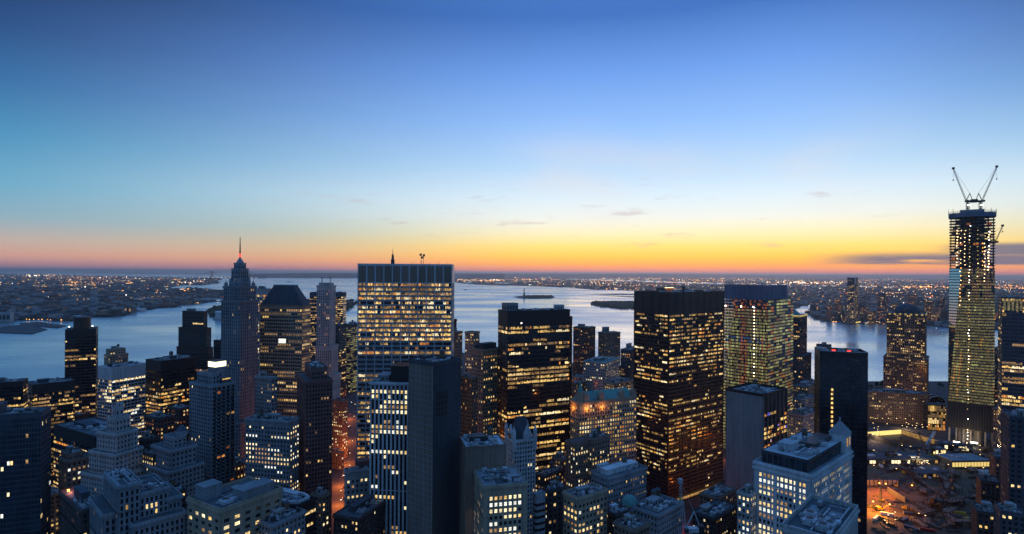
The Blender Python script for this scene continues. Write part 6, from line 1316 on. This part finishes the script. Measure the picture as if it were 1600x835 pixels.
# elevated walkway and pavilion with bright side
def block(name, label, cat, px, py, w, d_, h, a, mat, roofm='slate', lit=None, zb=.4, feats=True):
    g_ = gp(px, py); t = thing(name, label, cat, (g_.x, g_.y, zb), R(a)); b = MB(); b.box(-w / 2, w / 2, 0, d_, 0, h, mat); b.build('wall', t)
    b = MB(); b.box(-w / 2 - .4, w / 2 + .4, -.4, d_ + .4, h + .003, h + .6, roofm)
    if feats:
        for k in range(3): u = rf.uniform(-w * .4, w * .3); v = rf.uniform(d_ * .1, d_ * .6); b.box(u, u + w * .1, v, v + d_ * .2, h + .61, h + 2, 'metal_pale')
    b.build('roof', t)
    if lit:
        b = MB(); n = max(2, int(w / 4))
        for k in range(n): b.box(-w / 2 + w * (k + .08) / n, -w / 2 + w * (k + .92) / n, -.12, -.02, h * .25, h * .8, rf.choice(lit))
        o = b.build('window', t)
    return t
def low(*a, **k): return block(*a, **k)
low('pavilion', 'flat pavilion with one glowing yellow edge in the construction ground', 'pavilion', 1517, 733, 50, 26, 10, 4, 'granite_dark', 'stone_grey', ['lamp_soft_gold'])
low('site_office', 'stack of site cabins with green lit windows below the supertall tower', 'cabin', 1492, 706, 40, 12, 9, -20, 'metal_dark', lit=['lit_green', 'lit_pale', 'glass_dark'])
low('site_office', 'long site cabin beside the ramp and the pool', 'cabin', 1466, 712, 24, 12, 8, 10, 'concrete', lit=['lit_warm', 'lit_pale', 'glass_dark'])
low('transit_hall', 'long dark transit shed with bright roof lights in front of the pool', 'building', 1400, 727, 110, 26, 7, 2, 'granite_dark', 'slate', ['glass_dark', 'lit_pale', 'lit_gold_dim', 'glass_dark'])
low('transit_hall', 'wide low shed between the pavilion and the orange pit', 'building', 1460, 748, 46, 24, 6, 8, 'granite_dark', 'slate', ['glass_dark', 'glass_dark', 'lit_gold_dim'])
low('riverside_block', 'wide low block with a lit ground floor beyond the highway', 'building', 1400, 645, 120, 30, 14, 0, 'stone_brown', 'slate', ['lit_gold', 'lit_warm', 'glass_dark', 'lit_gold_dim'])
low('walkway', 'elevated glass walkway crossing the highway at an angle', 'walkway', 1260, 648, 60, 6, 14, 42, 'metal_dark', 'metal_pale', ['lit_gold', 'lit_gold_dim'])
# scattered site clutter: frames, containers, excavators
def container(px, py, a, mat, label):
    g_ = gp(px, py); t = thing('site_container', label, 'container', (g_.x, g_.y, .4), R(a), 'containers on the construction ground')
    b = MB(); b.box(-6, 6, -1.25, 1.25, .1, 2.7, mat)
    for k in range(12): b.box(-5.8 + k, -5.5 + k, -1.33, -1.24, .2, 2.6, mat)
    b.build('body', t); b = MB(); b.box(6.003, 6.06, -1.1, 1.1, .2, 2.6, 'metal_pale'); b.build('door', t)
for k in range(40): container(rf.uniform(1362, 1545), rf.choice([rf.uniform(708, 716), rf.uniform(728, 748), rf.uniform(800, 832)]), rf.uniform(0, 180), rf.choice(['paint_white', 'paint_red', 'car_blue', 'metal_dark', 'paint_yellow']), 'shipping container left on the construction ground')
for k in range(70):
    px, py = (rf.uniform(1440, 1545), rf.uniform(745, 830)) if k < 45 else (rf.uniform(1360, 1540), rf.uniform(706, 745)); g_ = gp(px, py); t = thing('site_scaffold', 'steel scaffold bay on the dark construction ground', 'scaffold', (g_.x, g_.y, .2), R(rf.uniform(0, 90)), 'scaffolds on the construction ground')
    b = MB(); w_, h_ = rf.uniform(8, 26), rf.uniform(3, 12)
    for i in range(4):
        for j in range(2): b.bar((i * w_ / 3, j * 6, 0), (i * w_ / 3, j * 6, h_), .4, 'metal_dark')
    for j in range(2):
        for q in range(3): b.bar((0, j * 6, h_ * (q + 1) / 3), (w_, j * 6, h_ * (q + 1) / 3), .35, 'metal_dark')
    b.build('frame', t); b = MB(); b.box(0, w_, .2, 5.8, h_ * .66, h_ * .66 + .3, 'stone_brown'); b.build('deck', t)
def pile(px, py, kind, label, group):
    g_ = gp(px, py); t = thing(kind, label, 'pile', (g_.x, g_.y, .3), R(rf.uniform(0, 180)), group); b = MB()
    if kind == 'girder_stack':
        for k in range(6): b.box(-7, 7, -2 + k * .7, -1.6 + k * .7, 0, .5, 'brick_red' if rf.random() < .4 else 'metal_dark'); b.box(-6, 6.5, -1.8 + k * .6, -1.4 + k * .6, .52, 1, 'metal_dark')
    else:
        for k in range(5): b.blob(rf.uniform(-3, 3), rf.uniform(-3, 3), .6, rf.uniform(2, 4), rf.uniform(2, 4), rf.uniform(1, 2.4), 'earth', .3)
    b.build('load', t)
for k in range(60): pile(rf.uniform(1360, 1545), rf.uniform(704, 832), 'girder_stack', 'stack of steel girders lying on the construction ground', 'girder stacks on the construction ground')
for k in range(50): pile(rf.uniform(1360, 1545), rf.uniform(704, 832), 'earth_heap', 'heap of earth on the construction ground', 'earth heaps on the construction ground')
def excavator(px, py):
    g_ = gp(px, py); t = thing('excavator', 'excavator with raised boom on the construction ground', 'excavator', (g_.x, g_.y, .3), R(rf.uniform(0, 360)), 'excavators on the construction ground')
    for s in (-1, 1): b = MB(); b.prism([(-2.4, s * 1.4 - .4), (2.4, s * 1.4 - .4), (2.4, s * 1.4 + .4), (-2.4, s * 1.4 + .4)], 0, 1, 'metal_dark', [(-2, s * 1.4 - .4), (2, s * 1.4 - .4), (2, s * 1.4 + .4), (-2, s * 1.4 + .4)]); b.build('track', t)
    b = MB(); b.box(-2.6, 1, -1.5, 1.5, 1.05, 2.3, 'paint_yellow'); b.box(-.3, 1.3, .3, 1.5, 2.31, 3.5, 'glass_dark'); b.build('cab', t)
    b = MB(); b.bar((1, -.4, 2), (4.5, -.4, 6), .6, 'paint_yellow'); b.bar((4.5, -.4, 6), (8, -.4, 3.5), .45, 'paint_yellow'); b.box(7.4, 8.8, -1, .2, 2.2, 3.5, 'metal_dark'); b.build('boom', t)
for k in range(9): excavator(rf.uniform(1362, 1540), rf.uniform(706, 830))
for k, (px, py, dx) in enumerate(((1395, 724, 9), (1448, 716, -8), (1425, 742, 7), (1470, 800, 10))):
    derrick(['slim site crane in front of the memorial pool', 'slim site crane leaning left below the ramp', 'slim site crane between sheds and orange pit', 'slim site crane in the dark lower yard'][k], px, py, 900 * 242 / (py - 431), 10, 20, dx, name='site_crane', mastw=1.8, w=.6)
# orange lit pit with a drilling mast
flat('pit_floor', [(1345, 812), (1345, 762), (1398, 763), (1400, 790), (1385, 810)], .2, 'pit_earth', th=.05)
for (px, py, w_, a_) in ((1372, 759, 42, 0), (1401, 778, 30, 88)):
    g_ = gp(px, py); t = thing('retaining_wall', 'rough retaining wall behind the orange lit pit' if a_ == 0 else 'rough retaining wall at the right side of the orange lit pit', 'wall', (g_.x, g_.y, .3), R(a_)); b = MB(); b.box(-w_ / 2, w_ / 2, 0, 1, 0, 6, 'concrete'); b.build('wall_face', t)
    b = MB()
    for k in range(8): b.box(-w_ / 2 + k * w_ / 8, -w_ / 2 + k * w_ / 8 + .8, -.5, -.01, 0, 7, 'metal_dark')
    b.build('pile', t)
g_ = gp(1372, 798); t = thing('drill_rig', 'dark drilling rig standing in the orange lit pit', 'drill rig', (g_.x, g_.y, .25), R(20))
b = MB(); b.box(-3.2, 3.2, -2, -.9, 0, 1.3, 'metal_dark'); b.box(-3.2, 3.2, .9, 2, 0, 1.3, 'metal_dark'); b.build('track', t)
b = MB(); b.box(-2.8, 2.8, -1.8, 1.8, 1.31, 4, 'paint_yellow'); b.box(-3.4, -2.81, -1.7, 1.7, 1.6, 4.4, 'metal_dark'); b.build('body', t)
b = MB()
for (i, j) in ((-.7, -.7), (.7, -.7), (-.7, .7), (.7, .7)): b.bar((3.4 + i, j, 1.3), (3.4 + i, j, 22), .3, 'metal_dark')
for k in range(9): b.bar((2.7, -.7, 2 + k * 2.2), (4.1, -.7, 4 + k * 2.2), .2, 'metal_dark'); b.bar((4.1, .7, 2 + k * 2.2), (2.7, .7, 4 + k * 2.2), .2, 'metal_dark')
b.box(2.2, 4.6, -1, 1, 22, 23.4, 'metal_dark'); b.build('mast', t)
for (px, py, h_, e_, c_) in ((1374, 776, 14, 34000, (1, .30, .02)), (1364, 800, 10, 40000, (1, .36, .03)), (1390, 803, 9, 18000, (1, .28, .02)), (1425, 772, 9, 2200, (1, .3, .06)), (1384, 768, 8, 5000, (1, .12, .015))):
    g_ = gp(px, py); t = thing('flood_light', 'orange flood light pole over the lit pit', 'light pole', (g_.x, g_.y, .2), 0, 'flood lights of the orange pit')
    b = MB(); b.cyl(0, 0, .2, 0, h_, 'metal_dark', 8, .12); b.build('pole', t); b = MB(); b.cyl(0, 0, .9, h_ + .003, h_ + .9, 'lamp_sodium', 8, .5); b.build('lamp_head', t)
    ld = bpy.data.lights.new('flood_glow', 'POINT'); ld.energy = e_; ld.color = c_; ld.shadow_soft_size = 1; lo_ = bpy.data.objects.new('flood_glow', ld); COL.objects.link(lo_); lo_.location = (g_.x, g_.y, h_ + 2.2)
# street lamps
def lamp_post():
    t = thing('street_lamp', 'street lamp', 'street lamp', (0, 0, 0)); b = MB(); b.cyl(0, 0, .18, 0, 9, 'metal_dark', 6, .1); b.bar((0, 0, 8.9), (1.6, 0, 9.4), .14, 'metal_dark'); b.build('pole', t)
    b = MB(); b.cyl(1.7, 0, .55, 9.2, 9.6, 'lamp_warm', 8, .7); b.cyl(1.7, 0, .75, 9.603, 9.75, 'metal_dark', 8, .4); b.build('lamp_head', t); return t
proto = lamp_post(); register(proto)
spots = []
for k in range(11): spots.append((1360 + k * 12, 650.5 + .1 * k)); spots.append((1366 + k * 12, 663 + .1 * k))
for k in range(26): spots.append((rf.uniform(1357, 1376), rf.uniform(668, 706)) if k < 10 else (rf.uniform(1385, 1475), rf.uniform(667, 679)))
for k in range(22): spots.append((rf.uniform(1358, 1545), rf.uniform(706, 745)))
for k in range(10): spots.append((rf.uniform(1358, 1550), rf.uniform(810, 834)))
for k in range(10): spots.append((534 + k * 1.8 + rf.choice([-5, 6]), 800 - k * 20))
for i, (px, py) in enumerate(spots):
    o = proto if i == 0 else copy_tree(proto); g_ = gp(px, py, .3); o.location = g_; o.rotation_euler.z = rf.uniform(0, 6)
    st_ = i >= len(spots) - 10
    o['label'] = 'lit street lamp along the narrow orange street' if st_ else 'lit lamp post standing on the memorial and construction ground'; o['group'] = 'street lamps of the narrow street' if st_ else 'lamp posts of the construction ground'
# cars
def car():
    t = thing('moving_car', 'car', 'car', (0, 0, 0)); b = MB(); b.prism([(-2.3, -.9), (2.3, -.9), (2.3, .9), (-2.3, .9)], .35, .95, 'car_blue', [(-2.2, -.86), (2.2, -.86), (2.2, .86), (-2.2, .86)]); b.prism([(-1.5, -.8), (1.1, -.8), (1.1, .8), (-1.5, .8)], .951, 1.5, 'glass_dark', [(-1.0, -.66), (.5, -.66), (.5, .66), (-1.0, .66)], 'car_blue'); b.build('body', t)
    for sx in (-1.4, 1.4):
        for sy in (-.86, .86): b = MB(); n = 8; b.box(sx - .34, sx + .34, sy - .1, sy + .1, 0, .68, 'steel_black'); b.build('wheel', t)
    for sy in (-.6, .6): b = MB(); b.box(2.28, 2.36, sy - .25, sy + .25, .55, .85, 'lamp_white'); b.build('headlight', t); b = MB(); b.box(-2.36, -2.28, sy - .25, sy + .25, .55, .85, 'lamp_red'); b.build('tail_light', t)
    return t
proto = car(); register(proto); cs_ = []
for k in range(44): cs_.append((rf.uniform(1357, 1478), rf.choice([652.6, 654.0, 655.6, 657.4]) + .01 * k * 0, rf.choice([0, 180])))
for k in range(10): cs_.append((533 + k * 1.9, 800 - k * 19, 75 + 180 * (k % 2)))
for i, (px, py, a_) in enumerate(cs_):
    o = proto if i == 0 else copy_tree(proto); g_ = gp(px, py, .31); o.location = g_; o.rotation_euler.z = R(a_)
    o['label'] = 'car driving with its lights on along the riverside highway' if i < 44 else 'car with its lights on in the narrow orange street'; o['group'] = 'cars on the riverside highway' if i < 44 else 'cars in the narrow street'
# glow of the street lamps in the canyons
def glow(px, py, h_, e_, c_, r_=1.5):
    g_ = gp(px, py); ld = bpy.data.lights.new('street_glow', 'POINT'); ld.energy = e_; ld.color = c_; ld.shadow_soft_size = r_; lo_ = bpy.data.objects.new('street_glow', ld); COL.objects.link(lo_); lo_.location = (g_.x, g_.y, h_)
OR = (1, .22, .03)
for (px, py, e_) in ((530, 790, 42000), (533, 760, 42000), (540, 725, 36000), (543, 690, 36000), (546, 655, 30000)): glow(px, py, 10, e_, OR)
for (px, py, e_, c_) in ((1120, 790, 5000, OR), (1068, 828, 9000, (1, .05, .04)), (892, 690, 20000, OR), (1138, 720, 9000, OR), (1380, 655, 26000, (1, .45, .25)), (1430, 657, 26000, (1, .45, .25)), (1415, 672, 12000, (1, .6, .3)), (1365, 690, 9000, (1, .6, .3)), (1510, 700, 16000, (1, .7, .4)), (1440, 730, 12000, (1, .75, .4)), (1250, 660, 16000, (1, .5, .3)),
                         (60, 790, 9000, OR), (230, 770, 6000, (1, .6, .3)), (725, 640, 20000, OR), (355, 700, 9000, OR)): glow(px, py, 9, e_, c_)
# trees on the riverside
def tree():
    t = thing('riverside_tree', 'tree', 'tree', (0, 0, 0)); b = MB(); b.cyl(0, 0, .35, 0, 5, 'bark', 7, .22)
    for k in range(5): an = k * 1.26; b.bar((0, 0, 4.5), (2.4 * math.cos(an), 2.4 * math.sin(an), 8), .18, 'bark')
    b.build('trunk', t); b = MB()
    for k in range(90):
        an, rr, zz = rf.uniform(0, 6.28), 3.6 * rf.random() ** .5, rf.uniform(5, 11); b.blob(rr * math.cos(an) * (1 - abs(zz - 7.5) / 8), rr * math.sin(an) * (1 - abs(zz - 7.5) / 8), zz, .6, .6, .5, 'leaves', .4, 5, 3)
    b.build('crown', t); return t
proto = tree(); register(proto)
for i in range(34):
    o = proto if i == 0 else copy_tree(proto); px = rf.uniform(1356, 1478) if i < 20 else rf.uniform(1240, 1285); g_ = gp(px, rf.uniform(603, 610) if px > 1300 else rf.uniform(600, 606), .1); o.location = g_; o.rotation_euler.z = rf.uniform(0, 6); q = rf.uniform(.8, 1.4); o.scale = (q, q, q)
    o['label'] = 'dark leafy tree on the riverside esplanade'; o['group'] = 'trees on the riverside esplanade'
# ================================================================== the air
HZ = 1
if HZ:
    m = bpy.data.materials.new('haze'); m.use_nodes = True; nt = m.node_tree; nt.nodes.clear(); o_ = nt.nodes.new('ShaderNodeOutputMaterial'); v = nt.nodes.new('ShaderNodeVolumePrincipled'); nt.links.new(v.outputs[0], o_.inputs['Volume'])
    v.inputs['Color'].default_value = (.88, .88, .97, 1); v.inputs['Density'].default_value = 2.7e-5; v.inputs['Anisotropy'].default_value = .72; MATS['haze'] = m
    b = MB(); b.box(-155000, 155000, -3500, 205000, -9.5, 440, 'haze'); o = b.build('haze'); o['kind'] = 'stuff'
